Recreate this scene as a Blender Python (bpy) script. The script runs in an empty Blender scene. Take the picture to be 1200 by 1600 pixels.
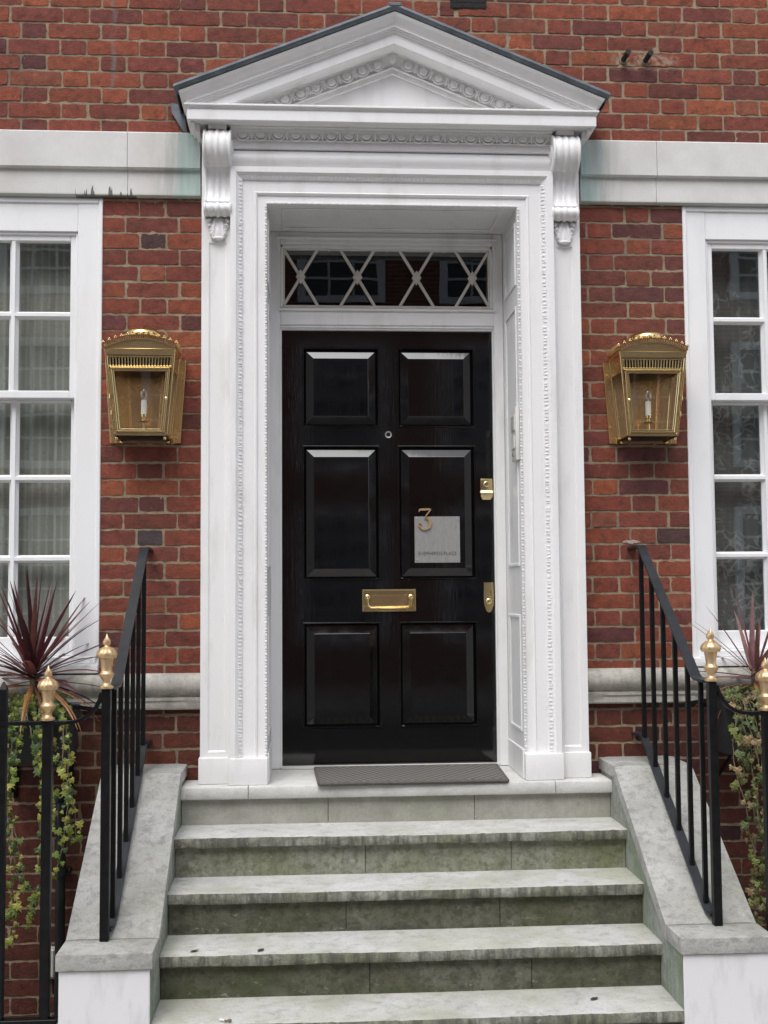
import bpy, bmesh, math, random
from mathutils import Vector, Matrix, noise as mnoise
random.seed(7)
R = math.radians
scn = bpy.context.scene
COL = scn.collection

# ------------------------------------------------------------------ camera
CAM = dict(x=-0.3831, y=-5.1104, z=0.824, yaw=0.0644, pit=0.0666, rol=0.0071, f=1850.0)
cd = bpy.data.cameras.new('camera')
cam = bpy.data.objects.new('camera', cd); COL.objects.link(cam)
cy_, sy_, cp_, sp_ = math.cos(CAM['yaw']), math.sin(CAM['yaw']), math.cos(CAM['pit']), math.sin(CAM['pit'])
Fw = Vector((sy_*cp_, cy_*cp_, sp_)); Rt = Vector((cy_, -sy_, 0)); Up = Rt.cross(Fw)
cr_, sr_ = math.cos(CAM['rol']), math.sin(CAM['rol'])
Rt2 = Rt*cr_ - Up*sr_; Up2 = Rt*sr_ + Up*cr_
cam.matrix_world = Matrix(((Rt2.x, Up2.x, -Fw.x, CAM['x']), (Rt2.y, Up2.y, -Fw.y, CAM['y']), (Rt2.z, Up2.z, -Fw.z, CAM['z']), (0, 0, 0, 1)))
cd.sensor_fit = 'VERTICAL'; cd.sensor_height = 32.0; cd.lens = CAM['f']/1600*32
cd.clip_start = 0.05; cd.clip_end = 500
scn.camera = cam

# ------------------------------------------------------------------ light
SUN_EL, SUN_AZ = 57, 200        # degrees; azimuth clockwise from +y (south is the street side)
w = bpy.data.worlds.new('World'); scn.world = w; w.use_nodes = True
nt = w.node_tree; nt.nodes.clear()
sky = nt.nodes.new('ShaderNodeTexSky'); sky.sky_type = 'NISHITA'; sky.sun_disc = False
sky.sun_elevation = R(SUN_EL); sky.sun_rotation = R(SUN_AZ); sky.air_density = 1.0; sky.dust_density = 2.2; sky.ozone_density = 1.0
hs = nt.nodes.new('ShaderNodeHueSaturation'); hs.inputs['Saturation'].default_value = 0.40
bg = nt.nodes.new('ShaderNodeBackground'); bg.inputs['Strength'].default_value = 0.15
ow = nt.nodes.new('ShaderNodeOutputWorld')
nt.links.new(sky.outputs[0], hs.inputs['Color']); nt.links.new(hs.outputs[0], bg.inputs['Color']); nt.links.new(bg.outputs[0], ow.inputs[0])
sl = bpy.data.lights.new('sun', 'SUN'); sl.energy = 0.95; sl.angle = R(40); sl.color = (.98, .985, .985)
so = bpy.data.objects.new('sun', sl); COL.objects.link(so)
az = R(SUN_AZ); sdir = Vector((math.sin(az)*math.cos(R(SUN_EL)), math.cos(az)*math.cos(R(SUN_EL)), math.sin(R(SUN_EL))))
so.rotation_euler = sdir.to_track_quat('Z', 'Y').to_euler()
scn.view_settings.view_transform = 'Standard'; scn.view_settings.look = 'None'
scn.view_settings.exposure = 0.92; scn.view_settings.gamma = 1.0
scn.cycles.max_bounces = 10; scn.cycles.transparent_max_bounces = 16

# ------------------------------------------------------------------ materials
class NT:
    def __init__(s, name):
        s.m = bpy.data.materials.new(name); s.m.use_nodes = True
        s.t = s.m.node_tree; s.t.nodes.clear()
        s.out = s.t.nodes.new('ShaderNodeOutputMaterial')
        s.p = s.t.nodes.new('ShaderNodeBsdfPrincipled'); s.t.links.new(s.p.outputs[0], s.out.inputs[0])
        s.tc = s.t.nodes.new('ShaderNodeTexCoord').outputs['Object']
    def L(s, a, b): s.t.links.new(a, b)
    def n(s, typ, **kw):
        o = s.t.nodes.new(typ)
        for k, v in kw.items(): setattr(o, k, v)
        return o
    def mapv(s, scale, loc=(0, 0, 0), rot=(0, 0, 0)):
        o = s.n('ShaderNodeMapping'); o.inputs['Scale'].default_value = scale; o.inputs['Location'].default_value = loc; o.inputs['Rotation'].default_value = rot
        s.L(s.tc, o.inputs[0]); return o.outputs[0]
    def noise(s, scale, detail=4, rough=.55, vec=None, dist=0):
        o = s.n('ShaderNodeTexNoise'); o.inputs['Scale'].default_value = scale; o.inputs['Detail'].default_value = detail
        o.inputs['Roughness'].default_value = rough; o.inputs['Distortion'].default_value = dist
        s.L(vec if vec is not None else s.tc, o.inputs['Vector']); return o.outputs['Fac']
    def ramp(s, fac, stops):
        o = s.n('ShaderNodeValToRGB'); e = o.color_ramp.elements
        while len(e) < len(stops): e.new(.5)
        for el, (p, c) in zip(e, stops):
            el.position = p; el.color = (c, c, c, 1) if isinstance(c, (int, float)) else (*c, 1)
        s.L(fac, o.inputs[0]); return o.outputs[0]
    def mix(s, fac, a, b, mode='MIX'):
        o = s.n('ShaderNodeMix', data_type='RGBA', blend_type=mode)
        for sock, v in ((o.inputs[0], fac), (o.inputs[6], a), (o.inputs[7], b)):
            if isinstance(v, (int, float)): sock.default_value = v
            elif isinstance(v, tuple): sock.default_value = (*v, 1)
            else: s.L(v, sock)
        return o.outputs[2]
    def math(s, op, a, b=None, clamp=False):
        o = s.n('ShaderNodeMath', operation=op, use_clamp=clamp)
        for i, v in enumerate((a, b)):
            if v is None: continue
            if isinstance(v, (int, float)): o.inputs[i].default_value = v
            else: s.L(v, o.inputs[i])
        return o.outputs[0]
    def sep(s):
        o = s.n('ShaderNodeSeparateXYZ'); s.L(s.tc, o.inputs[0]); return o.outputs
    def set(s, **kw):
        for k, v in kw.items():
            i = s.p.inputs[k.replace('_', ' ')]
            if isinstance(v, (int, float)): i.default_value = v
            elif isinstance(v, tuple): i.default_value = (*v, 1)
            else: s.L(v, i)
        return s
    def bump(s, h, strength=.3, dist=.002):
        o = s.n('ShaderNodeBump'); o.inputs['Strength'].default_value = strength; o.inputs['Distance'].default_value = dist
        s.L(h, o.inputs['Height']); s.L(o.outputs[0], s.p.inputs['Normal']); return s

def simple(name, c1, c2, rough=.5, metal=0, scale=8, bump=.15, bscale=60, bdist=.001, **kw):
    t = NT(name)
    col = t.mix(t.ramp(t.noise(scale, 5), [(.35, 0), (.68, 1)]), c1, c2)
    t.set(Base_Color=col, Roughness=rough, Metallic=metal, **kw)
    if bump: t.bump(t.noise(bscale, 4), bump, bdist)
    return t.m

def white_paint(name, base=(.785, .778, .77), dirt=(.56, .54, .50), amount=.6):
    t = NT(name)
    st = t.noise(1, 5, .6, t.mapv((9, 9, 2.2)))
    f = t.math('MULTIPLY', t.ramp(st, [(.52, 0), (.78, 1)]), amount)
    c = t.mix(f, base, dirt)
    sp = t.ramp(t.noise(75, 3, .6), [(.66, 0), (.74, 1)])
    c = t.mix(t.math('MULTIPLY', sp, .22), c, (.45, .42, .37))
    t.set(Base_Color=c, Roughness=t.ramp(t.noise(6), [(.3, .38), (.7, .55)]))
    t.bump(t.math('ADD', t.noise(1, 3, .5, t.mapv((160, 160, 30))), t.noise(18, 3)), .18, .0012)
    return t.m

M = {}
M['paint'] = white_paint('white_gloss_paint')
M['cream'] = white_paint('recess_shaded_paint', (.70, .66, .60), (.50, .46, .40), .5)  # fanlight bars: shade of the door recess put into the paint colour
M['sash'] = white_paint('white_sash_paint', (.80, .80, .80), (.58, .57, .54), .35)
M['render'] = white_paint('white_masonry_paint', (.72, .715, .725), (.44, .43, .415), 1.0)

def brick_mat():
    t = NT('red_brick')
    a = t.n('ShaderNodeAttribute', attribute_name='tone')
    f = t.noise(28, 6, .65)
    c = t.mix(1.0, a.outputs['Color'], t.ramp(f, [(.25, .42), (.45, .85), (.6, 1.05), (.78, 1.5)]), 'MULTIPLY')
    dark = t.ramp(t.noise(1, 5, .75, t.mapv((60, 60, 150))), [(.34, 1), (.45, 0)])
    c = t.mix(t.math('MULTIPLY', dark, .55), c, (.045, .03, .028))
    dust = t.ramp(t.noise(45, 5, .7, t.mapv((1, 1, 1), (3, 1, 7))), [(.60, 0), (.76, 1)])
    c = t.mix(t.math('MULTIPLY', dust, .30), c, (.40, .27, .20))
    soot = t.ramp(t.noise(1, 5, .6, t.mapv((1.3, 1.3, .8), (5, 0, 2))), [(.50, 0), (.72, 1)])
    c = t.mix(t.math('MULTIPLY', soot, .34), c, (.07, .04, .036))
    X, Y, Z = t.sep()
    # old cement run down the upper wall and smeared pointing round the overflow stubs
    wob = t.math('MULTIPLY', t.math('SUBTRACT', t.noise(1, 4, .6, t.mapv((3, 3, 14))), .5), .05)
    run = t.math('MULTIPLY', t.ramp(t.math('ABSOLUTE', t.math('ADD', t.math('ADD', X, 1.262), wob)), [(.004, 1), (.016, 0)]), t.math('GREATER_THAN', Z, 3.10))
    run = t.math('MULTIPLY', run, t.ramp(t.noise(1, 4, .6, t.mapv((30, 30, 9), (2, 2, 2))), [(.35, 0), (.6, 1)]))
    c = t.mix(t.math('MULTIPLY', run, .7), c, (.17, .16, .16))
    bx = t.math('MULTIPLY', t.ramp(t.math('ABSOLUTE', t.math('SUBTRACT', X, 1.20)), [(.13, 1), (.17, 0)]), t.ramp(t.math('ABSOLUTE', t.math('SUBTRACT', Z, 3.288)), [(.025, 1), (.045, 0)]))
    bx = t.math('MULTIPLY', bx, t.ramp(t.noise(26, 5, .7, t.mapv((1, 1, 1), (4, 4, 4))), [(.44, 0), (.6, 1)]))
    c = t.mix(t.math('MULTIPLY', bx, .75), c, (.38, .29, .20))
    t.set(Base_Color=c, Roughness=.88)
    h = t.math('ADD', t.noise(120, 5, .7), t.math('MULTIPLY', t.noise(25, 3), 1.2))
    t.bump(h, .8, .0045)
    return t.m
M['brick'] = brick_mat()
def mortar_mat():
    t = NT('lime_mortar')
    c = t.mix(t.ramp(t.noise(22, 6, .7), [(.3, 0), (.7, 1)]), (.19, .145, .095), (.375, .29, .195))
    c = t.mix(t.math('MULTIPLY', t.ramp(t.noise(2.2, 4), [(.50, 0), (.66, 1)]), .6), c, (.12, .10, .085))
    t.set(Base_Color=c, Roughness=.95); t.bump(t.noise(150, 5, .7), .7, .004)
    return t.m
M['mortar'] = mortar_mat()

def band_mat():
    t = NT('portland_stone_band')
    X, Y, Z = t.sep()
    c = t.mix(t.ramp(t.noise(4, 6, .6), [(.3, 0), (.7, 1)]), (.56, .545, .515), (.70, .69, .67))
    c = t.mix(t.math('MULTIPLY', t.ramp(t.noise(110, 4, .7), [(.55, 0), (.72, 1)]), .25), c, (.40, .38, .34))
    ax = t.math('ABSOLUTE', X)
    strk = t.noise(1, 4, .65, t.mapv((32, 6, 1.8)))
    near = t.ramp(t.math('SUBTRACT', ax, .86), [(.0, .9), (.06, 1), (.095, .75), (.13, .12), (.20, 0)])
    g = t.math('MULTIPLY', near, t.ramp(strk, [(.34, .25), (.60, 1)]))
    c = t.mix(t.math('MULTIPLY', g, .78), c, (.30, .50, .45))
    near2 = t.ramp(t.math('SUBTRACT', ax, .86), [(0, 1), (.045, .1), (.13, .55), (.25, 0)])
    gr = t.math('MULTIPLY', near2, t.ramp(t.noise(1, 5, .6, t.mapv((24, 5, 2.4), (4, 2, 0))), [(.42, 0), (.62, 1)]))
    c = t.mix(t.math('MULTIPLY', gr, .7), c, (.17, .18, .17))
    # black run marks creeping up from the lower edge
    hh = t.math('MULTIPLY', t.math('MAXIMUM', t.math('SUBTRACT', t.noise(1, 3, .6, t.mapv((26, .01, .01), (2.3, 0, 0))), .52), 0), .55)
    on = t.math('MULTIPLY', t.math('LESS_THAN', t.math('SUBTRACT', Z, 2.607), hh), t.math('MULTIPLY', t.math('LESS_THAN', X, -1.15), t.math('GREATER_THAN', X, -1.42)))
    c = t.mix(t.math('MULTIPLY', on, .85), c, (.035, .035, .04))
    ed = t.ramp(t.math('ABSOLUTE', t.math('SUBTRACT', Z, 2.609)), [(0, 1), (.010, 0)])
    c = t.mix(t.math('MULTIPLY', ed, .5), c, (.20, .25, .15))
    t.set(Base_Color=c, Roughness=.8); t.bump(t.noise(90, 5, .7), .3, .002)
    return t.m
M['band'] = band_mat()

def stone_mat(name, light, mid, dark, algae, fd=.5, fa=.4, streak=0, off=0, band=(.46, .66), ds=9, crust=0):
    t = NT(name)
    o3 = (off*1.7, off*.9, off*2.3)
    c = t.mix(t.ramp(t.noise(5, 7, .65, t.mapv((1, 1, 1), o3)), [(.36, 0), (.66, 1)]), light, mid)
    d = t.ramp(t.noise(ds, 8, .74, t.mapv((1, 1, 1.4), (off+4, 2, 1)), .4), [band and (band[0], 0), (band[1], 1)])
    c = t.mix(t.math('MULTIPLY', d, fd), c, dark)
    a = t.ramp(t.noise(2.6, 6, .6, t.mapv((1, 1, 1), (off, 7, 3))), [(.44, 0), (.64, 1)])
    c = t.mix(t.math('MULTIPLY', a, fa), c, algae)
    if streak:
        s_ = t.ramp(t.noise(1, 5, .7, t.mapv((34, 34, 5), (off, 0, 0))), [(.43, 0), (.62, 1)])
        c = t.mix(t.math('MULTIPLY', s_, streak), c, (.075, .075, .06))
    sp = t.ramp(t.noise(120, 4, .75), [(.56, 0), (.66, 1)])
    c = t.mix(t.math('MULTIPLY', sp, .5), c, dark)
    wsp = t.ramp(t.noise(38, 6, .75, t.mapv((1, 1, 1), (off+9, 1, 4)), .8), [(.63, 0), (.70, 1)])
    c = t.mix(t.math('MULTIPLY', wsp, .6), c, tuple(min(.62, v*1.5) for v in light))
    if crust:
        X, Y, Z = t.sep()
        h = t.math('FRACT', t.math('DIVIDE', t.math('MULTIPLY', t.math('ADD', Z, .81), -1), .162))   # 0 just under the tread, 1 at the foot
        cr = t.noise(15, 7, .72, t.mapv((1, 1, 1.6), (off, 3, 1)), .9)
        th = t.math('ADD', .70, t.math('MULTIPLY', t.math('SUBTRACT', 1, h), .16))
        k = t.math('MULTIPLY', t.math('SUBTRACT', cr, t.math('SUBTRACT', th, .12)), 14, True)
        c = t.mix(t.math('MULTIPLY', k, crust), c, (.36, .36, .32))
        mo = t.ramp(t.noise(30, 6, .7, t.mapv((1, 1, 1), (off, 1, 8))), [(.5, 0), (.62, 1)])
        c = t.mix(t.math('MULTIPLY', mo, .6), c, tuple(v*.55 for v in algae))
    t.set(Base_Color=c, Roughness=.85)
    t.bump(t.math('ADD', t.noise(130, 5, .75), t.math('MULTIPLY', t.noise(16, 4), 1.4)), .6, .004)
    return t.m
M['tread'] = stone_mat('worn_step_stone', (.58, .575, .555), (.44, .435, .41), (.20, .20, .17), (.32, .33, .20), .5, .5, 0, 0, (.50, .66), 20)
M['nosing'] = stone_mat('weathered_nosing_stone', (.36, .36, .31), (.21, .21, .165), (.06, .06, .048), (.13, .15, .06), .65, .6, .9, 3, (.42, .60), 18)
M['riser_clean'] = stone_mat('pale_riser_stone', (.42, .41, .365), (.33, .32, .28), (.20, .195, .15), (.27, .28, .20), .45, .4, .1, 5)
M['riser_mid'] = stone_mat('mossy_riser_stone', (.34, .335, .28), (.235, .235, .175), (.10, .104, .068), (.15, .17, .07), .65, .7, .3, 8, (.44, .64), 14, .75)
M['riser_dark'] = stone_mat('green_stained_riser_stone', (.17, .165, .125), (.092, .092, .060), (.032, .034, .020), (.060, .072, .022), .7, .75, .35, 12, (.42, .62), 14, .7)
M['landing'] = stone_mat('landing_stone', (.66, .65, .625), (.56, .55, .52), (.34, .33, .29), (.45, .45, .38), .35, .25, 0, 15)
M['coping'] = stone_mat('coping_stone', (.46, .455, .43), (.33, .325, .30), (.16, .155, .14), (.26, .27, .19), .65, .32, 0, 18, (.48, .66), 24)
M['cheek'] = stone_mat('stair_wall_stone', (.38, .40, .36), (.28, .29, .25), (.11, .12, .085), (.20, .28, .15), .6, .6, .3, 21)
M['sillcourse'] = stone_mat('grimy_sill_stone', (.56, .535, .48), (.45, .425, .375), (.19, .175, .15), (.30, .31, .25), .6, .25, .22, 25)
def pav_mat():
    t = NT('pavement_slabs')
    b = t.n('ShaderNodeTexBrick'); b.inputs['Scale'].default_value = 1; b.inputs['Brick Width'].default_value = .75; b.inputs['Row Height'].default_value = .6
    b.inputs['Mortar Size'].default_value = .006; b.inputs['Color1'].default_value = (.38, .365, .34, 1); b.inputs['Color2'].default_value = (.45, .43, .40, 1); b.inputs['Mortar'].default_value = (.1, .1, .09, 1)
    t.L(t.tc, b.inputs['Vector'])
    t.set(Base_Color=t.mix(1.0, b.outputs['Color'], t.ramp(t.noise(6, 6), [(.3, .75), (.7, 1.1)]), 'MULTIPLY'), Roughness=.85); t.bump(t.noise(90, 4), .3)
    return t.m
M['pavement'] = pav_mat()
M['asphalt'] = simple('asphalt', (.06, .06, .06), (.10, .098, .094), .85, bump=.6, bscale=180, bdist=.004)
M['lead'] = simple('lead_sheet', (.085, .10, .115), (.15, .17, .185), .5, .3, 14, .2, 40)
def black_gloss():
    t = NT('black_gloss_door_paint')
    t.set(Base_Color=t.mix(t.noise(9, 4), (.0022, .0022, .0024), (.0040, .0038, .0038)), Roughness=t.ramp(t.noise(13, 5), [(.35, .05), (.7, .11)]), IOR=1.62)
    t.bump(t.math('ADD', t.noise(1, 2, .5, t.mapv((70, 70, 9))), t.math('MULTIPLY', t.noise(5, 2), 2.0)), .10, .0012)
    return t.m
M['door'] = black_gloss()
M['chip'] = simple('chipped_limewash', (.46, .37, .31), (.26, .13, .09), .9, 0, 70, .5, 120)
M['iron'] = simple('black_iron_paint', (.004, .004, .0045), (.008, .008, .009), .42, 0, 30, .35, 60, .0012, Specular_IOR_Level=.22)
M['ironbar'] = simple('worn_flat_iron_paint', (.014, .016, .019), (.028, .031, .036), .42, 0, 9, .4, 45, .0012, Specular_IOR_Level=.35)
M['gold'] = simple('gold_paint', (.74, .53, .31), (.58, .40, .21), .42, .75, 40, .2, 90)
def brass_mat(name, c1, c2, r1, r2, patina=.4):
    t = NT(name)
    f = t.ramp(t.noise(9, 3, .5), [(.36, 0), (.72, 1)])
    t.set(Base_Color=t.mix(t.math('MULTIPLY', f, patina), c1, c2), Metallic=1.0, Roughness=t.ramp(t.noise(9, 2), [(.3, r1), (.7, r2)]))
    t.bump(t.noise(14, 2), .04, .003)
    return t.m
M['brass'] = brass_mat('polished_brass', (.82, .62, .29), (.62, .43, .17), .10, .22, .3)
M['brass_in'] = brass_mat('copper_toned_brass', (.95, .70, .38), (.86, .58, .28), .20, .30, .4)
M['brass_old'] = brass_mat('dulled_brass', (.82, .66, .35), (.70, .54, .27), .20, .28, .5)
def steel_mat():
    t = NT('scratched_steel')
    f = t.noise(1, 6, .75, t.mapv((60, 60, 22), (0, 0, 0), (0, .6, 0)))
    t.set(Base_Color=t.mix(t.ramp(f, [(.4, 0), (.65, 1)]), (.50, .50, .485), (.36, .36, .345)), Metallic=.85, Roughness=t.ramp(f, [(.3, .42), (.7, .62)]))
    t.bump(f, .3, .001)
    return t.m
M['steel'] = steel_mat()
M['darkmark'] = simple('engraved_lettering', (.05, .05, .05), (.08, .08, .08), .7, bump=0)
M['black'] = simple('black_void_paint', (.004, .004, .004), (.007, .007, .007), .8, bump=0)
M['lens'] = simple('spyhole_lens', (.01, .012, .02), (.02, .022, .03), .05, bump=0)
M['plastic'] = simple('cream_plastic', (.68, .67, .62), (.60, .59, .53), .45, bump=.1)
M['candle'] = simple('ivory_candle_tube', (.80, .79, .72), (.74, .72, .64), .4, bump=0)
def glass_mat(name, tint=(1, 1, 1), boost=1.7, rough=0.0, wave=0.0):
    m = bpy.data.materials.new(name); m.use_nodes = True; t = m.node_tree; t.nodes.clear()
    o = t.nodes.new('ShaderNodeOutputMaterial'); mx = t.nodes.new('ShaderNodeMixShader')
    tr = t.nodes.new('ShaderNodeBsdfTransparent'); tr.inputs[0].default_value = (*tint, 1)
    gl = t.nodes.new('ShaderNodeBsdfGlossy'); gl.inputs['Roughness'].default_value = rough; gl.inputs[0].default_value = (.95, .97, 1, 1)
    lw = t.nodes.new('ShaderNodeLayerWeight'); lw.inputs[0].default_value = .5
    pw = t.nodes.new('ShaderNodeMath'); pw.operation = 'POWER'; pw.inputs[1].default_value = 5
    fr = t.nodes.new('ShaderNodeMath'); fr.operation = 'MULTIPLY_ADD'; fr.inputs[1].default_value = .957; fr.inputs[2].default_value = .043
    t.links.new(lw.outputs['Facing'], pw.inputs[0]); t.links.new(pw.outputs[0], fr.inputs[0])
    mu = t.nodes.new('ShaderNodeMath'); mu.operation = 'MULTIPLY'; mu.inputs[1].default_value = boost; mu.use_clamp = True
    t.links.new(fr.outputs[0], mu.inputs[0]); t.links.new(mu.outputs[0], mx.inputs[0]); t.links.new(tr.outputs[0], mx.inputs[1]); t.links.new(gl.outputs[0], mx.inputs[2]); t.links.new(mx.outputs[0], o.inputs[0])
    if wave:
        tc = t.nodes.new('ShaderNodeTexCoord'); n = t.nodes.new('ShaderNodeTexNoise'); n.inputs['Scale'].default_value = 4.5; n.inputs['Detail'].default_value = 1
        b = t.nodes.new('ShaderNodeBump'); b.inputs['Strength'].default_value = wave; b.inputs['Distance'].default_value = .01
        t.links.new(tc.outputs['Object'], n.inputs['Vector']); t.links.new(n.outputs['Fac'], b.inputs['Height']); t.links.new(b.outputs[0], gl.inputs['Normal'])
    return m
M['pane'] = glass_mat('old_window_glass', (.93, .95, .94), 1.25, 0, .018)
M['fanglass'] = glass_mat('fanlight_glass', (.8, .8, .8), .75, 0, .02)
M['lampglass'] = glass_mat('lantern_glass', (.97, .96, .94), 1.0)
M['bulbglass'] = glass_mat('bulb_glass', (.90, .89, .86), 4.0)
def net_mat(name, base, line, kind):
    t = NT(name)
    X, Y, Z = t.sep()
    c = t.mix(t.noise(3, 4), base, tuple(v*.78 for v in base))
    if kind == 'stripe':
        w_ = t.n('ShaderNodeTexWave', wave_type='BANDS', bands_direction='X'); w_.inputs['Scale'].default_value = 9.5; w_.inputs['Distortion'].default_value = 1.2; w_.inputs['Detail'].default_value = 2; w_.inputs['Detail Scale'].default_value = .6
        t.L(t.tc, w_.inputs['Vector'])
        c = t.mix(t.math('MULTIPLY', t.ramp(w_.outputs['Fac'], [(.55, 0), (.95, 1)]), .55), c, line)
        f = t.ramp(t.noise(24, 3, .6, None, 2.0), [(.57, 0), (.66, 1)])
        c = t.mix(t.math('MULTIPLY', f, .35), c, tuple(v*.45 for v in base))
    else:
        v = t.n('ShaderNodeTexVoronoi', feature='DISTANCE_TO_EDGE'); v.inputs['Scale'].default_value = 17
        d = t.n('ShaderNodeTexNoise'); d.inputs['Scale'].default_value = 9; d.inputs['Detail'].default_value = 2
        t.L(t.tc, d.inputs['Vector'])
        mxv = t.n('ShaderNodeVectorMath', operation='MULTIPLY_ADD'); mxv.inputs[1].default_value = (.16, .16, .16); t.L(d.outputs['Color'], mxv.inputs[0]); t.L(t.tc, mxv.inputs[2])
        t.L(mxv.outputs[0], v.inputs['Vector'])
        vine = t.ramp(v.outputs['Distance'], [(.0, 1), (.055, .9), (.10, 0)])
        keep = t.ramp(t.noise(6.5, 3, .6, None, .6), [(.44, 0), (.54, 1)])
        v2 = t.n('ShaderNodeTexVoronoi', feature='F1'); v2.inputs['Scale'].default_value = 26; t.L(mxv.outputs[0], v2.inputs['Vector'])
        leaf = t.math('MULTIPLY', t.ramp(v2.outputs['Distance'], [(.24, 1), (.36, 0)]), t.ramp(t.noise(5, 3, .6, t.mapv((1, 1, 1), (3, 0, 5))), [(.50, 0), (.58, 1)]))
        f = t.math('MAXIMUM', t.math('MULTIPLY', vine, keep), leaf)
        c = t.mix(t.math('MULTIPLY', f, .75), c, line)
    t.set(Base_Color=c, Roughness=.9)
    return t.m
M['net_stripe'] = net_mat('striped_net', (.33, .32, .285), (.43, .42, .385), 'stripe')
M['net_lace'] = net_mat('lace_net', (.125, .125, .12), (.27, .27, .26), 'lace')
def mat_mat():
    t = NT('woven_mat')
    v = t.n('ShaderNodeTexChecker'); v.inputs['Scale'].default_value = 1
    rot = t.mapv((58, 30, .001), (0, 0, .0), (0, 0, R(8))); t.L(rot, v.inputs['Vector'])
    v.inputs['Color1'].default_value = (.10, .095, .085, 1); v.inputs['Color2'].default_value = (.24, .225, .20, 1)
    c = t.mix(t.math('MULTIPLY', t.noise(260, 3), .7), v.outputs['Color'], (.07, .065, .06))
    t.set(Base_Color=c, Roughness=.95); t.bump(t.math('ADD', v.outputs['Fac'], t.noise(300, 3)), .9, .004)
    return t.m
M['mat'] = mat_mat()
M['matedge'] = simple('mat_binding', (.085, .08, .07), (.13, .12, .105), .95, 0, 80, .6, 200)
def leaf_mat(name, cols, trans=.25):
    t = NT(name)
    a = t.n('ShaderNodeAttribute', attribute_name='tone')
    c = t.mix(1.0, a.outputs['Color'], t.ramp(t.noise(40, 3), [(.3, .7), (.7, 1.15)]), 'MULTIPLY')
    t.set(Base_Color=c, Roughness=.42)
    tl = t.n('ShaderNodeBsdfTranslucent'); t.L(c, tl.inputs[0])
    mx = t.n('ShaderNodeMixShader'); mx.inputs[0].default_value = trans
    t.L(t.p.outputs[0], mx.inputs[1]); t.L(tl.outputs[0], mx.inputs[2]); t.L(mx.outputs[0], t.out.inputs[0])
    return t.m
M['leaf'] = leaf_mat('leaf_tones', None)
M['stem'] = simple('woody_stem', (.13, .09, .05), (.22, .17, .11), .8)
M['soil'] = simple('potting_soil', (.03, .022, .015), (.06, .045, .03), .95, bump=.8, bscale=60, bdist=.01)
M['trough'] = simple('dark_trough', (.012, .012, .012), (.022, .021, .02), .7)
M['pipe'] = simple('black_pipe_paint', (.010, .010, .011), (.02, .02, .02), .5, bump=.3)

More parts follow.
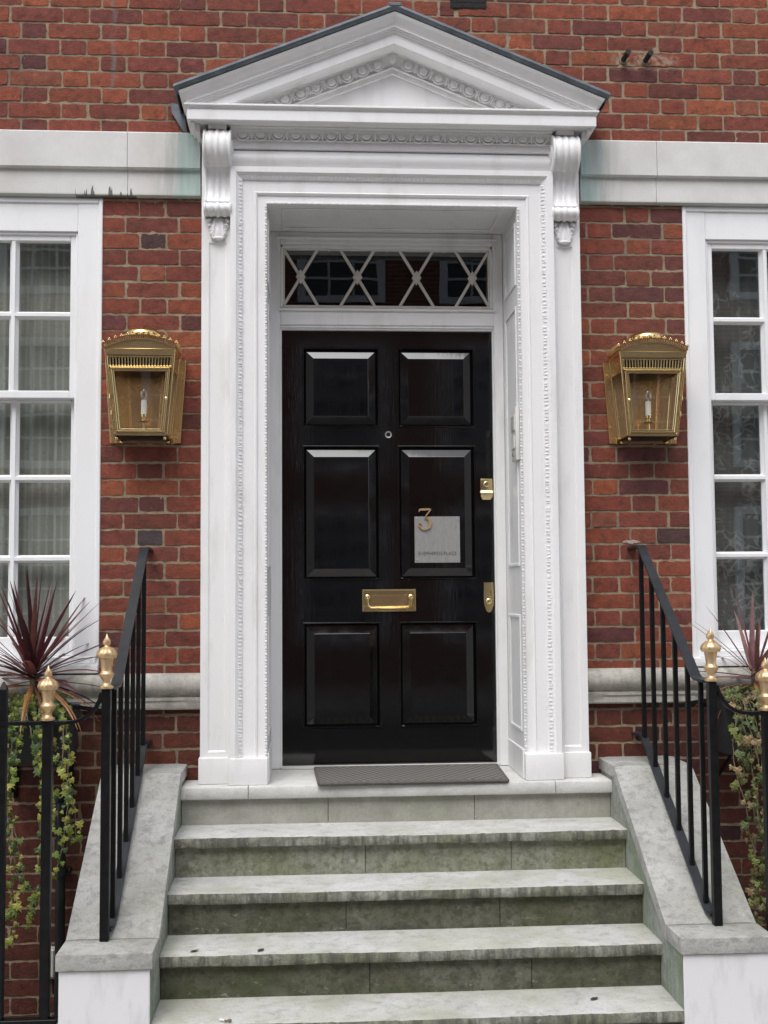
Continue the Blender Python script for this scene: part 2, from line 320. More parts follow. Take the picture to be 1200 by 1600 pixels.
# ------------------------------------------------------------------ mesh builder
class MB:
    def __init__(s): s.v = []; s.f = []; s.mi = []; s.c = []; s.cur = 0; s.col = None
    def add(s, vs, fs):
        o = len(s.v); s.v += [tuple(p) for p in vs]
        for f in fs: s.f.append(tuple(i+o for i in f)); s.mi.append(s.cur); s.c.append(s.col)
    def box(s, x0, x1, y0, y1, z0, z1, bev=0, seg=1):
        if x0 > x1: x0, x1 = x1, x0
        if y0 > y1: y0, y1 = y1, y0
        if z0 > z1: z0, z1 = z1, z0
        bm = bmesh.new(); bmesh.ops.create_cube(bm, size=1)
        for v in bm.verts: v.co = Vector(((x0+x1)/2+v.co.x*(x1-x0), (y0+y1)/2+v.co.y*(y1-y0), (z0+z1)/2+v.co.z*(z1-z0)))
        if bev: bmesh.ops.bevel(bm, geom=list(bm.edges), offset=bev, segments=seg, profile=.6, affect='EDGES')
        s.bm(bm)
    def bm(s, bm):
        bm.verts.index_update(); s.add([v.co[:] for v in bm.verts], [[v.index for v in f.verts] for f in bm.faces]); bm.free()
    def bar(s, p, q, w, d, hint=(0, 0, 1)):
        p = Vector(p); q = Vector(q); a = (q-p).normalized(); h = Vector(hint)
        if abs(a.dot(h)) > .98: h = Vector((0, 1, 0))
        u = a.cross(h).normalized(); t = u.cross(a).normalized()
        k = min(w, d)*.22; sec = ((-w/2+k, -d/2), (w/2-k, -d/2), (w/2, -d/2+k), (w/2, d/2-k), (w/2-k, d/2), (-w/2+k, d/2), (-w/2, d/2-k), (-w/2, -d/2+k))
        s.loft([[e+u*i+t*j for i, j in sec] for e in (p, q)])
    def poly(s, path, w, d, hint=(1, 0, 0)):
        """flat bar swept along a path: w across the hint direction, d thick"""
        path = [Vector(p) for p in path]; h = Vector(hint).normalized(); vs = []
        for i, p in enumerate(path):
            a = (path[min(i+1, len(path)-1)]-path[max(i-1, 0)]).normalized(); n = h.cross(a).normalized()
            k = 1.0
            if 0 < i < len(path)-1:
                a0 = (path[i]-path[i-1]).normalized(); k = 1/max(.5, a0.dot(a))
            vs += [p-h*w/2-n*d/2*k, p+h*w/2-n*d/2*k, p+h*w/2+n*d/2*k, p-h*w/2+n*d/2*k]
        fs = [(0, 1, 2, 3), tuple(len(vs)-4+i for i in (3, 2, 1, 0))]
        for i in range(len(path)-1):
            for k in range(4): fs.append((i*4+k, i*4+4+k, i*4+4+(k+1) % 4, i*4+(k+1) % 4))
        s.add(vs, fs)
    def tube(s, path, rad, seg=10, caps=True):
        path = [Vector(p) for p in path]; vs = []; fs = []; n = None
        for i, p in enumerate(path):
            a = (path[min(i+1, len(path)-1)]-path[max(i-1, 0)]).normalized()
            if n is None: n = a.orthogonal().normalized()
            n = (n-a*n.dot(a)).normalized(); b = a.cross(n); r = rad[i] if isinstance(rad, (list, tuple)) else rad
            vs += [p+(n*math.cos(2*math.pi*k/seg)+b*math.sin(2*math.pi*k/seg))*r for k in range(seg)]
        for i in range(len(path)-1):
            for k in range(seg): fs.append((i*seg+k, i*seg+(k+1) % seg, (i+1)*seg+(k+1) % seg, (i+1)*seg+k))
        if caps: fs += [tuple(range(seg-1, -1, -1)), tuple(range((len(path)-1)*seg, len(path)*seg))]
        s.add(vs, fs)
    def lathe(s, prof, c, seg=24, axis='z', mod=None):
        vs = []; fs = []
        for r, h in prof:
            for k in range(seg):
                a = 2*math.pi*k/seg; rr = r*(mod(a, h) if mod else 1)
                p = (rr*math.cos(a), rr*math.sin(a), h) if axis == 'z' else (rr*math.cos(a), h, rr*math.sin(a)) if axis == 'y' else (h, rr*math.cos(a), rr*math.sin(a))
                vs.append((c[0]+p[0], c[1]+p[1], c[2]+p[2]))
        for i in range(len(prof)-1):
            for k in range(seg): fs.append((i*seg+k, i*seg+(k+1) % seg, (i+1)*seg+(k+1) % seg, (i+1)*seg+k))
        fs += [tuple(range(seg-1, -1, -1)), tuple(range((len(prof)-1)*seg, len(prof)*seg))]
        s.add(vs, fs)
    def ell(s, c, r, nu=12, nv=8, rot=None):
        vs = []; fs = []
        for i in range(nv+1):
            t = math.pi*i/nv
            for k in range(nu):
                a = 2*math.pi*k/nu; p = Vector((r[0]*math.sin(t)*math.cos(a), r[1]*math.sin(t)*math.sin(a), r[2]*math.cos(t)))
                if rot is not None: p = rot @ p
                vs.append((c[0]+p.x, c[1]+p.y, c[2]+p.z))
        for i in range(nv):
            for k in range(nu): fs.append((i*nu+k, (i+1)*nu+k, (i+1)*nu+(k+1) % nu, i*nu+(k+1) % nu))
        s.add(vs, fs)
    def grid(s, fn, nu, nv, flip=False):
        vs = [fn(i/nu, j/nv) for j in range(nv+1) for i in range(nu+1)]; fs = []
        for j in range(nv):
            for i in range(nu):
                q = (j*(nu+1)+i, j*(nu+1)+i+1, (j+1)*(nu+1)+i+1, (j+1)*(nu+1)+i); fs.append(q[::-1] if flip else q)
        s.add(vs, fs)
    def loft(s, rings, closed=True, caps=True):
        n = len(rings[0]); vs = [p for r in rings for p in r]; fs = []
        for i in range(len(rings)-1):
            for k in range(n if closed else n-1): fs.append((i*n+k, i*n+(k+1) % n, (i+1)*n+(k+1) % n, (i+1)*n+k))
        if caps: fs += [tuple(range(n-1, -1, -1)), tuple(range((len(rings)-1)*n, len(rings)*n))]
        s.add(vs, fs)
    def prism(s, pts, y0, y1):
        """polygon in (x, z) with thickness in y"""
        s.loft([[(x, y0, z) for x, z in pts], [(x, y1, z) for x, z in pts]])
    def xprism(s, pts, x0, x1):
        s.loft([[(x0, y, z) for y, z in pts], [(x1, y, z) for y, z in pts]])
    def build(s, name, mat, parent=None, smooth=32):
        me = bpy.data.meshes.new(name)
        o3 = Vector((0, 0, 0)); q = parent
        while q is not None: o3 += q.location; q = q.parent
        me.from_pydata([tuple(Vector(p)-o3) for p in s.v], [], s.f)
        mats = mat if isinstance(mat, (list, tuple)) else [mat]
        for m in mats: me.materials.append(m)
        me.polygons.foreach_set('material_index', s.mi)
        if any(c is not None for c in s.c):
            at = me.color_attributes.new('tone', 'FLOAT_COLOR', 'CORNER'); d = []
            for p, c in zip(me.polygons, s.c): d += [*(c or (.5, .5, .5)), 1.0]*p.loop_total
            at.data.foreach_set('color', d)
        b = bmesh.new(); b.from_mesh(me); bmesh.ops.recalc_face_normals(b, faces=b.faces); b.to_mesh(me); b.free()
        if smooth:
            me.shade_smooth(); me.set_sharp_from_angle(angle=R(smooth))
        o = bpy.data.objects.new(name, me); COL.objects.link(o)
        if parent is not None: o.parent = parent
        return o
def thing(name, label, cat, loc=(0, 0, 0), group=None):
    o = bpy.data.objects.new(name, None); COL.objects.link(o); o.location = loc; o.empty_display_size = .1
    o['label'] = label; o['category'] = cat
    if group: o['group'] = group
    return o
def tag(o, label, cat, group=None):
    o['label'] = label; o['category'] = cat
    if group: o['group'] = group
    return o
def struct(o): o['kind'] = 'structure'; return o

# ------------------------------------------------------------------ setting: ground
YW = .20          # brick face
def slab(name, x0, x1, y0, y1, z, m, th=.2):
    b = MB(); b.box(x0, x1, y0, y1, z-th, z); return struct(b.build(name, m, None, 0))
slab('ground', -120, 120, -120, -14.0, -.84, M['asphalt'])
slab('pavement', -40, 40, -3.4, -.880, -.81, M['pavement'])
slab('road', -40, 40, -10.4, -3.54, -.93, M['asphalt'], .1)
slab('far_pavement', -40, 40, -14.0, -10.54, -.81, M['pavement'])
slab('kerb', -40, 40, -3.54, -3.4, -.812, M['coping'], .25)
slab('far_kerb', -40, 40, -10.54, -10.4, -.812, M['coping'], .25)
slab('area_floor', -9, 9, -.73, .5, -2.7, M['coping'], .1)
for n, x0, x1 in (('area_kerb', -9, -1.262), ('area_kerb', 1.272, 9)):
    b = MB(); b.box(x0, x1, -.875, -.72, -2.8, -.70, .008); struct(b.build(n, M['coping']))

# ------------------------------------------------------------------ the house
house = thing('brick_house', 'red brick town house with white pedimented doorway and black panelled front door', 'house')

def brick_wall():
    b = MB(); rnd = random.Random(3)
    CH = .0745; Z0 = 1.8495; J = .0096
    zlo, zhi = -2.7, 7.2; xlo, xhi = -4.2, 4.2
    holes = [(-.842, .842, -.02, 2.88), (-2.372, -1.306, .44, 2.62), (1.362, 2.428, .44, 2.62)]
    tones = [((.275, .072, .031), 1.5), ((.245, .060, .029), 2.8), ((.215, .052, .029), 3.6), ((.188, .046, .029), 3.0), ((.158, .041, .030), 1.8), ((.120, .035, .031), .8), ((.085, .038, .036), .16), ((.235, .070, .038), .7)]
    pool = [t for t, k in tones for _ in range(int(k*20))]
    def one(x0, x1, z0, z1):
        if x1-x0 < .018: return
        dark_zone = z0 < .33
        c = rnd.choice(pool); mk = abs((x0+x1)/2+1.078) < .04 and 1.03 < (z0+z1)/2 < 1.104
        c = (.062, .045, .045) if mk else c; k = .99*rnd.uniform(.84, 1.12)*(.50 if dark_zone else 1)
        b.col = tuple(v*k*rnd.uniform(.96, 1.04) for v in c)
        near = abs((x0+x1)/2) < 2.6 and z0 > -1.2 and z1 < 4.4
        nx = max(2, round((x1-x0)/(.014 if near else .08))); nz = 4 if near else 2
        y = YW + rnd.uniform(-.0022, .0012); tl = rnd.uniform(-.0015, .0015); sd = rnd.uniform(0, 99)
        def P(u, v):
            x = x0+(x1-x0)*u; z = z0+(z1-z0)*v
            eu = min(u, 1-u)*(x1-x0); ev = min(v, 1-v)*(z1-z0)
            n = mnoise.noise(Vector((x*45, sd, z*45)))
            yy = y+tl*(u-.5)+n*.0024
            if near:
                if ev < 1e-6: z += mnoise.noise(Vector((x*38, sd+v*9, 5)))*.0036+mnoise.noise(Vector((x*120, sd+v*9, 8)))*.0020+(.0006 if v < .5 else -.0006)
                if eu < 1e-6: x += mnoise.noise(Vector((u*7, sd, z*60)))*.0036
                if eu < 1e-6 and ev < 1e-6:
                    x += (.0014 if u < .5 else -.0014)*rnd.uniform(.2, 2.4); z += (.0011 if v < .5 else -.0011)*rnd.uniform(.2, 2.4)
                if eu < 1e-6 or ev < 1e-6: yy += .0007
            return (x, yy, z)
        b.grid(P, nx, nz)
        o = len(b.v)-(nx+1)*(nz+1); w_ = nx+1
        ring = [o+i for i in range(nx)]+[o+nx+j*w_ for j in range(nz)]+[o+nz*w_+i for i in range(nx, 0, -1)]+[o+j*w_ for j in range(nz, 0, -1)]
        back = [(b.v[i][0], YW+.012, b.v[i][2]) for i in ring]; n0 = len(b.v); b.v += back; m = len(ring)
        for i in range(m):
            b.f.append((ring[i], ring[(i+1) % m], n0+(i+1) % m, n0+i)); b.mi.append(0); b.c.append(b.col)
    r0 = int(math.floor((zlo-Z0)/CH)); r1 = int(math.ceil((zhi-Z0)/CH))
    SP, HP = .2375, .119; PER = SP+HP
    for r in range(r0, r1):
        z0 = Z0+r*CH+J/2; z1 = Z0+(r+1)*CH-J/2
        xb = rnd.uniform(-.35, .35); wob = rnd.uniform(-.006, .006)
        for side in (-1, 1):
            ph = (-1.078 if side < 0 else 1.149)+wob
            hc = ph if r % 2 else ph+PER/2
            segs = []
            k0 = int((xlo-hc)/PER)-2
            for k in range(k0, k0+int((xhi-xlo)/PER)+5):
                c = hc+k*PER
                segs += [(c-HP/2, c+HP/2), (c+HP/2, c+HP/2+SP)]
            lo, hi = (xlo, xb) if side < 0 else (xb, xhi)
            for a, d in segs:
                a = max(a, lo)+J/2; d = min(d, hi)-J/2
                parts = [(a+rnd.uniform(-.0025, .0025), d+rnd.uniform(-.0025, .0025))]
                for hx0, hx1, hz0, hz1 in holes:
                    if z1 > hz0+.02 and z0 < hz1-.02:
                        np_ = []
                        for p, q in parts:
                            if q <= hx0 or p >= hx1: np_.append((p, q)); continue
                            if p < hx0: np_.append((p, hx0))
                            if q > hx1: np_.append((hx1, q))
                        parts = np_
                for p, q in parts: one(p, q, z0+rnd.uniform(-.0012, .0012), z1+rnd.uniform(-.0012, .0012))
    b.cur = 1; b.col = (.3, .25, .18)
    ym = YW+.0026
    xs = [xlo, -2.372, -1.306, -.842, .842, 1.362, 2.428, xhi]
    def q(x0, x1, z0, z1): b.add([(x0, ym, z0), (x1, ym, z0), (x1, ym, z1), (x0, ym, z1)], [(0, 1, 2, 3)])
    q(xlo, xhi, 2.62, zhi); q(xlo, xhi, zlo, -.02)
    for i in range(7):
        if i in (1, 5): q(xs[i], xs[i+1], -.02, .44)
        elif i != 3: q(xs[i], xs[i+1], -.02, 2.62)
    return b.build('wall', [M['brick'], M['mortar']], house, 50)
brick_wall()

# string courses and sill courses: one profile run each side of the doorway
def run_x(b, prof, x0, x1, n=1, jit=0):
    xs = [x0+(x1-x0)*i/n for i in range(n+1)]
    def J(i, k): return jit*mnoise.noise(Vector((xs[i]*6, k*3.1, prof[k % len(prof)][0]*9)))
    b.loft([[(x, y+J(i, k), z+J(i, k+50)) if jit else (x, y, z) for k, (y, z) in enumerate(prof)] for i, x in enumerate(xs)])
BAND = [(.24, 2.605), (.178, 2.605), (.172, 2.611), (.172, 2.7245), (.156, 2.7255), (.150, 2.731), (.150, 2.889), (.156, 2.895), (.24, 2.899)]
SILL = [(.24, .312), (.172, .312), (.166, .318), (.166, .345), (.160, .352), (.160, .362), (.172, .366), (.172, .372), (.156, .382), (.143, .398), (.137, .418), (.140, .440), (.150, .456), (.168, .466), (.24, .472)]
for s_, xs in ((-1, (-.862, -1.188, -2.16, -4.2)), (1, (.876, 1.232, 2.2, 4.2))):
    b = MB()
    for a, d in zip(xs, xs[1:]): run_x(b, BAND, a+.001*s_, d-.001*s_)
    o = b.build('string_course', M['band'], house, 25)
    b = MB(); run_x(b, SILL, .855*s_, 1.9*s_, 40, .0016); run_x(b, SILL, 1.903*s_, 4.2*s_, 30, .0016)
    b.build('sill_course', M['sillcourse'], house, 40)

# ---- sash windows
def window(s, x_in, net):
    """s = side; x_in = |x| of the jamb nearest the door"""
    def X(a): return s*(x_in+a)
    W = 1.065
    b = MB()
    # boxed lining: jambs, head, with a bead standing slightly proud
    for a0, a1 in ((0, .106), (W-.106, W)):
        b.box(X(a0), X(a1), .202, .36, .476, 2.585, .003)
    b.box(X(.106), X(W-.106), .204, .36, 2.448, 2.583, .003)
    b.box(X(-.004), X(.014), .193, .206, .476, 2.60, .003); b.box(X(W-.014), X(W+.004), .193, .206, .476, 2.60, .003)
    b.box(X(.014), X(W-.014), .195, .208, 2.578, 2.60, .003)
    for a0, a1 in ((.106, .118), (W-.118, W-.106)): b.box(X(a0), X(a1), .214, .235, .52, 2.448, .003)
    b.box(X(.118), X(W-.118), .214, .235, 2.436, 2.448, .003)
    fr = b.build('window', M['sash'], house, 35)
    fr['label'] = 'white sash window over a striped net curtain' if s < 0 else 'white sash window over a flowered lace curtain'
    b = MB(); b.box(X(-.004), X(W+.004), .168, .30, .474, .512, .005, 2); b.box(X(.03), X(W-.03), .196, .30, .513, .545, .004)
    b.build('sill', M['sash'], fr, 35)
    a0, a1 = .106, W-.106; ST = .036; BW = .040; pw = (a1-a0-2*ST-2*BW)/3
    def sash(name, y, zb, zt, hb, rb, rt):
        b = MB()
        b.box(X(a0), X(a0+ST), y, y+.04, zb, zt, .003); b.box(X(a1-ST), X(a1), y, y+.04, zb, zt, .003)
        b.box(X(a0+ST), X(a1-ST), y+.001, y+.041, zb, zb+rb, .003); b.box(X(a0+ST), X(a1-ST), y+.001, y+.041, zt-rt, zt, .003)
        for k in (1, 2):
            c = a0+ST+pw*k+BW*(k-.5)
            # moulded glazing bar: narrow nose between two chamfers
            z0, z1 = zb+rb-.002, zt-rt+.002
            ring = lambda z: [(X(c-BW/2), y+.036, z), (X(c-BW/2), y+.026, z), (X(c-.010), y+.014, z), (X(c-.008), y+.004, z), (X(c+.008), y+.004, z), (X(c+.010), y+.014, z), (X(c+BW/2), y+.026, z), (X(c+BW/2), y+.036, z)]
            b.loft([ring(z0), ring(z1)])
        for zc in hb:
            H = .034
            ring = lambda x: [(x, y+.037, zc-H/2), (x, y+.027, zc-H/2), (x, y+.015, zc-.009), (x, y+.005, zc-.007), (x, y+.005, zc+.007), (x, y+.015, zc+.009), (x, y+.027, zc+H/2), (x, y+.037, zc+H/2)]
            b.loft([ring(X(a0+ST-.002)), ring(X(a1-ST+.002))])
        so_ = b.build(name, M['sash'], fr, 30)
        g = MB(); g.box(X(a0+ST-.004), X(a1-ST+.004), y+.0375, y+.0395, zb+rb-.004, zt-rt+.004); g.build('pane', M['pane'], fr, 0)
    sash('upper_sash', .224, 1.695, 2.440, (2.075,), .034, .030)
    sash('lower_sash', .268, .545, 1.724, (1.340, .978), .085, .040)
    b = MB(); rnd = random.Random(5+s)
    def cur(u, v):
        a = .05+(W-.1)*u; z = .50+2.05*v
        fold = math.sin(a*62+1.2*math.sin(a*17+s)+.25*math.sin(v*5+a*9))*.009
        return (X(a), .355+fold*(1.1-.4*v)+.01*math.sin(a*5), z)
    b.grid(cur, 150, 14); b.build('curtain', M[net], fr, 0)
    b = MB(); b.box(X(.0), X(W), .46, .48, .47, 2.6); b.box(X(0), X(.02), .36, .46, .47, 2.6); b.box(X(W-.02), X(W), .36, .46, .47, 2.6); b.box(X(.02), X(W-.02), .36, .46, 2.58, 2.6)
    b.build('window_back', M['black'], fr, 0)
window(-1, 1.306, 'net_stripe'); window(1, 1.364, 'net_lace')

# ---- door surround
XI, ZI = .560, 2.5435
b = MB()
AP = [(0, .30), (0, .082), (.004, .074), (.010, .074), (.010, .078), (.041, .078), (.044, .070), (.050, .066), (.056, .070), (.059, .070), (.106, .070), (.109, .062), (.113, .060), (.124, .056), (.133, .046), (.136, .042), (.160, .042), (.161, .050), (.161, .20)]
path = lambda o, y: [(-XI-o, y, 0), (-XI-o, y, ZI+o), (XI+o, y, ZI+o), (XI+o, y, 0)]
rows = [path(o, y) for o, y in AP]
for i in range(len(AP)-1):
    for k in range(3):
        b.add([rows[i][k], rows[i][k+1], rows[i+1][k+1], rows[i+1][k]], [(0, 1, 2, 3)])
surround = b.build('door_surround', M['paint'], house, 20)
def along(n_in, fn):
    """call fn(point fn(o)->(x,z), tangent axis) along the three sides"""
# carved leaf run and bead run on the architrave
b = MB(); rnd = random.Random(11)
def leafbump(px, pz, horiz, sz):
    # small pointed leaf lying on the ogee, tip inwards
    L, Wd = .011*sz, .010*sz
    def T(a, o, h):
        # a along, o outward, h height
        return a, o, h
    pts = [(-Wd, .006, 0), (-Wd*.7, -.002, .001), (0, -.010, .0014), (Wd*.7, -.002, .001), (Wd, .006, 0), (0, .010, .001), (0, .0, .0030)]
    vs = []
    for a, o, h in pts:
        a += rnd.uniform(-.0012, .0012); o += rnd.uniform(-.0012, .0012); h += rnd.uniform(0, .0008)
        if horiz: vs.append((px+a, .058-h-(o*.45), pz+o))
        else: vs.append((px+(o if px > 0 else -o), .058-h-(o*.45), pz+a))
    b.add(vs, [(0, 1, 6), (1, 2, 6), (2, 3, 6), (3, 4, 6), (4, 5, 6), (5, 0, 6)])
o_ = .1215
n = 150
for sd in (-1, 1):
    for i in range(n*3): leafbump(sd*(XI+o_+(-.007, 0, .007)[i % 3]+rnd.uniform(-.002, .002)), .122+(ZI+o_-.128)*i/(n*3)+rnd.uniform(-.004, .004), False, rnd.uniform(.28, .62))
for i in range(216): leafbump(-XI-o_+.02+(2*(XI+o_)-.04)*i/215+rnd.uniform(-.004, .004), ZI+o_+(-.007, 0, .007)[i % 3], True, rnd.uniform(.28, .62))
b.build('leaf_moulding', M['paint'], surround, 60)
b = MB()
zz = .125; k = 0
while zz < ZI-.005:
    L = .0125 if k % 2 else .006
    for sd in (-1, 1): b.box(sd*(XI+.0005), sd*(XI+.010), .0685, .0765, zz, zz+L, .0022)
    zz += L+.0045; k += 1
xx = -XI+.004; k = 0
while xx < XI-.008:
    L = .0125 if k % 2 else .006
    b.box(xx, xx+L, .0685, .0765, ZI+.0005, ZI+.010, .0022); xx += L+.0045; k += 1
b.build('bead_moulding', M['paint'], surround, 40)
# plinths, pilasters
for s_ in (-1, 1):
    b = MB(); b.box(s_*.5575, s_*.7255, .034, .30, .001, .1135, .005, 2); b.build('plinth', M['paint'], surround)
    b = MB(); b.box(s_*.7265, s_*.856, .076, .22, .001, .112, .005, 2); b.build('plinth', M['paint'], surround)
    b = MB()
    x0, x1 = .7215, .850; px0, px1, pz0, pz1 = .739, .818, .135, 2.372; yf, yr = .092, .0985
    pts_o = [(x0, .112), (x1, .112), (x1, 2.884), (x0, 2.884)]; pts_i = [(px0, pz0), (px1, pz0), (px1, pz1), (px0, pz1)]
    ins = .007; pts_r = [(px0+ins, pz0+ins), (px1-ins, pz0+ins), (px1-ins, pz1-ins), (px0+ins, pz1-ins)]
    A = [(s_*x, yf, z) for x, z in pts_o]; B = [(s_*x, yf, z) for x, z in pts_i]; C_ = [(s_*x, yr, z) for x, z in pts_r]
    for i in range(4):
        j = (i+1) % 4; b.add([A[i], A[j], B[j], B[i]], [(0, 1, 2, 3)]); b.add([B[i], B[j], C_[j], C_[i]], [(0, 1, 2, 3)])
    b.add(C_, [(0, 1, 2, 3)])
    b.add([(s_*x1, yf, .112), (s_*x1, .22, .112), (s_*x1, .22, 2.884), (s_*x1, yf, 2.884)], [(0, 1, 2, 3)])
    b.add([(s_*x0, yf, .112), (s_*x0, .22, .112), (s_*x0, .22, 2.884), (s_*x0, yf, 2.884)], [(0, 1, 2, 3)])
    b.build('pilaster', M['paint'], surround, 15)
    # console bracket: scrolled front grown from a side profile, fluted across
    prof = []
    def arc(cy, cz, ry, rz, t0, t1, n):
        for i in range(n+1):
            t = R(t0+(t1-t0)*i/n); prof.append((cy-ry*math.cos(t), cz+rz*math.sin(t)))
    arc(.062, 2.785, .080, .080, 88, -66, 16)        # upper scroll belly
    prof += [(.034, 2.7045), (.052, 2.7075)]          # lip
    prof += [(.062, 2.696), (.074, 2.672), (.079, 2.64), (.079, 2.61), (.074, 2.585), (.064, 2.562), (.052, 2.549)]
    prof += [(.050, 2.546)]
    arc(.076, 2.515, .044, .029, 62, -88, 10)         # lower roll
    xc, hw = .7765, .0615
    def rib(u):
        x = abs(u*2-1)
        if x > .80: return .006*math.cos((x-.90)/.10*math.pi/2) if x < 1 else 0
        if x < .16: return .0045*math.cos(x/.16*math.pi/2)+.001
        return -.0005+.005*math.sin((x-.16)/.64*math.pi)**2*.9
    b = MB(); nP = len(prof)
    def F(u, v):
        i = min(nP-1, int(round(v*(nP-1)))); y, z = prof[i]
        a = prof[max(0, i-1)]; d = prof[min(nP-1, i+1)]; ty, tz = d[0]-a[0], d[1]-a[1]; L = math.hypot(ty, tz) or 1
        ny, nz = tz/L, -ty/L; h = rib(u)
        if ny > 0: ny, nz = ny, nz
        taper = hw*(1.0 if z > 2.70 else .955 if z > 2.548 else .995)
        return (s_*xc+(u*2-1)*taper, y+ny*h, z+nz*h)
    b.grid(F, 40, nP-1)
    for sx in (-1, 1):
        u = 0 if sx < 0 else 1
        front = [F(u, i/(nP-1)) for i in range(nP)]
        for i in range(nP-1):
            b.add([front[i], front[i+1], (front[i+1][0], .10, front[i+1][2]), (front[i][0], .10, front[i][2])], [(0, 1, 2, 3)])
        xe = s_*xc+sx*hw
        b.lathe([(.046, 0), (.046, .004*sx), (.040, .006*sx), (.034, .003*sx), (.024, .003*sx), (.018, .007*sx), (.0, .009*sx)], (xe-.001*sx, .062, 2.782), 20, 'x')
    b.box(s_*xc-.040, s_*xc+.040, .02, .10, 2.862, 2.886, .003)
    cons = b.build('console', M['paint'], surround, 40)
    b = MB(); rnd = random.Random(2)
    def leaf(u, v):
        t = u*2-1; wv = (.050-.020*v)*(1+.10*math.sin(v*19)) if abs(t) > .5 else (.050-.020*v)
        x = t*wv; z = 2.487-.098*v-.010*abs(t)**1.5*(1-v)
        lob = math.sin(abs(t)*9.2-v*6.5)
        h = .006+.016*math.sin(min(1, v*1.05)*math.pi*.62)*(1-.45*t*t)+.0050*lob*(.35+abs(t))*(1-.4*v)
        if abs(t) > .97: h = .0
        return (s_*xc+x, .0925-max(h, 0), z)
    b.grid(leaf, 34, 26)
    b.ell((s_*xc, .080, 2.389), (.026, .013, .010), 14, 8)
    for q in (-1, 1):
        for kz, kx, sz in ((2.470, .040, .011), (2.448, .037, .010), (2.426, .031, .009), (2.407, .025, .007)):
            b.ell((s_*xc+q*kx, .081, kz), (sz*1.15, .007, sz*.62), 10, 6, Matrix.Rotation(R(34*q), 3, 'Y'))
    b.build('acanthus_leaf', M['paint'], surround, 50)
# entablature between the consoles
b = MB(); prof = [(.20, 2.704), (.078, 2.704), (.074, 2.708)]
for i in range(13):
    t = math.pi*i/12; prof.append((.076-.020*math.sin(t), 2.712+.076*i/12))
prof += [(.084, 2.789), (.20, 2.789)]
b.loft([[(x, y, z) for y, z in prof] for x in (-.7205, .7205)]); b.build('frieze', M['paint'], surround, 30)
b = MB(); prof = [(.2, 2.791), (.066, 2.791), (.060, 2.794), (.060, 2.826), (.056, 2.829), (.056, 2.832), (.064, 2.835), (.042, 2.868), (.042, 2.874), (.030, 2.878), (.030, 2.886), (.2, 2.886)]
b.loft([[(x, y, z) for y, z in prof] for x in (-.7205, .7205)]); b.build('bed_moulding', M['paint'], surround, 25)
def egg_row(b, p0, p1, n, rz, tilt_y):
    """egg and dart along p0-p1 in the x-z plane"""
    p0 = Vector(p0); p1 = Vector(p1); a = (p1-p0).normalized(); ang = math.atan2(a.z, a.x)
    rot = Matrix.Rotation(-ang, 3, 'Y'); pitch = (p1-p0).length/n
    for i in range(n):
        c = p0+a*pitch*(i+.5)
        b.ell(c, (pitch*.29, .011, rz*.95), 12, 8, rot @ Matrix.Rotation(tilt_y, 3, 'X'))
        pts = []
        for k in range(13):
            t = math.pi*(.02+.96*k/12); pts.append(c+rot @ Vector((-pitch*.41*math.cos(t), -.003, rz*.75-(rz*1.95)*math.sin(t)**.8)))
        b.tube(pts, .0036, 6)
        d = p0+a*pitch*(i+1)
        if i < n-1:
            up = rot @ Vector((0, 0, 1)); out = Vector((0, -1, 0))
            vs = [d+up*rz*.9+a*.005+out*.002, d+up*rz*.9-a*.005+out*.002, d-up*rz*1.15+out*.010, d+up*rz*.2+out*.012, d+up*rz*.2+a*.004, d+up*rz*.2-a*.004, d-up*rz*.5+a*.009, d-up*rz*.5-a*.009]
            b.add(vs, [(0, 1, 3), (0, 3, 6), (3, 2, 6), (1, 7, 3), (3, 7, 2)])
b = MB(); egg_row(b, (-.705, .052, 2.852), (.705, .050, 2.852), 18, .0235, R(-32)); b.build('egg_moulding', M['paint'], surround, 45)
# horizontal cornice with returns
XC = .905
b = MB()
CP = [(.000, 2.884, .0), (-.016, 2.884, 0), (-.016, 2.8815, 0), (-.030, 2.8815, 0), (-.032, 2.884, 0), (-.032, 2.926, 0), (-.028, 2.928, 0), (-.027, 2.933, 0), (-.031, 2.938, 0), (-.038, 2.942, 0), (-.044, 2.944, 0), (-.044, 2.950, 0), (-.040, 2.953, 0), (.13, 2.960, 0)]
rows = []
for y, z, _ in CP:
    e = (-.032-y); xe = XC+e
    rows.append([(-xe, .21, z), (-xe, y, z), (xe, y, z), (xe, .21, z)])
for i in range(len(rows)-1):
    for k in range(3): b.add([rows[i][k], rows[i][k+1], rows[i+1][k+1], rows[i+1][k]], [(0, 1, 2, 3)])
b.add([(-XC+.03, .21, 2.8835), (XC-.03, .21, 2.8835), (XC-.03, -.002, 2.8835), (-XC+.03, -.002, 2.8835)], [(0, 1, 2, 3)])
b.add([(-XC+.001, .21, 2.9595), (XC-.001, .21, 2.9595), (XC-.001, .1, 2.9595), (-XC+.001, .1, 2.9595)], [(0, 1, 2, 3)])
for s_ in (-1, 1):   # bed mould on the returns, outside the console
    b.box(s_*.853, s_*.872, .02, .205, 2.845, 2.8832, .003); b.box(s_*.872, s_*.892, -.008, .205, 2.866, 2.8832, .003)
b.build('cornice', M['paint'], surround, 25)
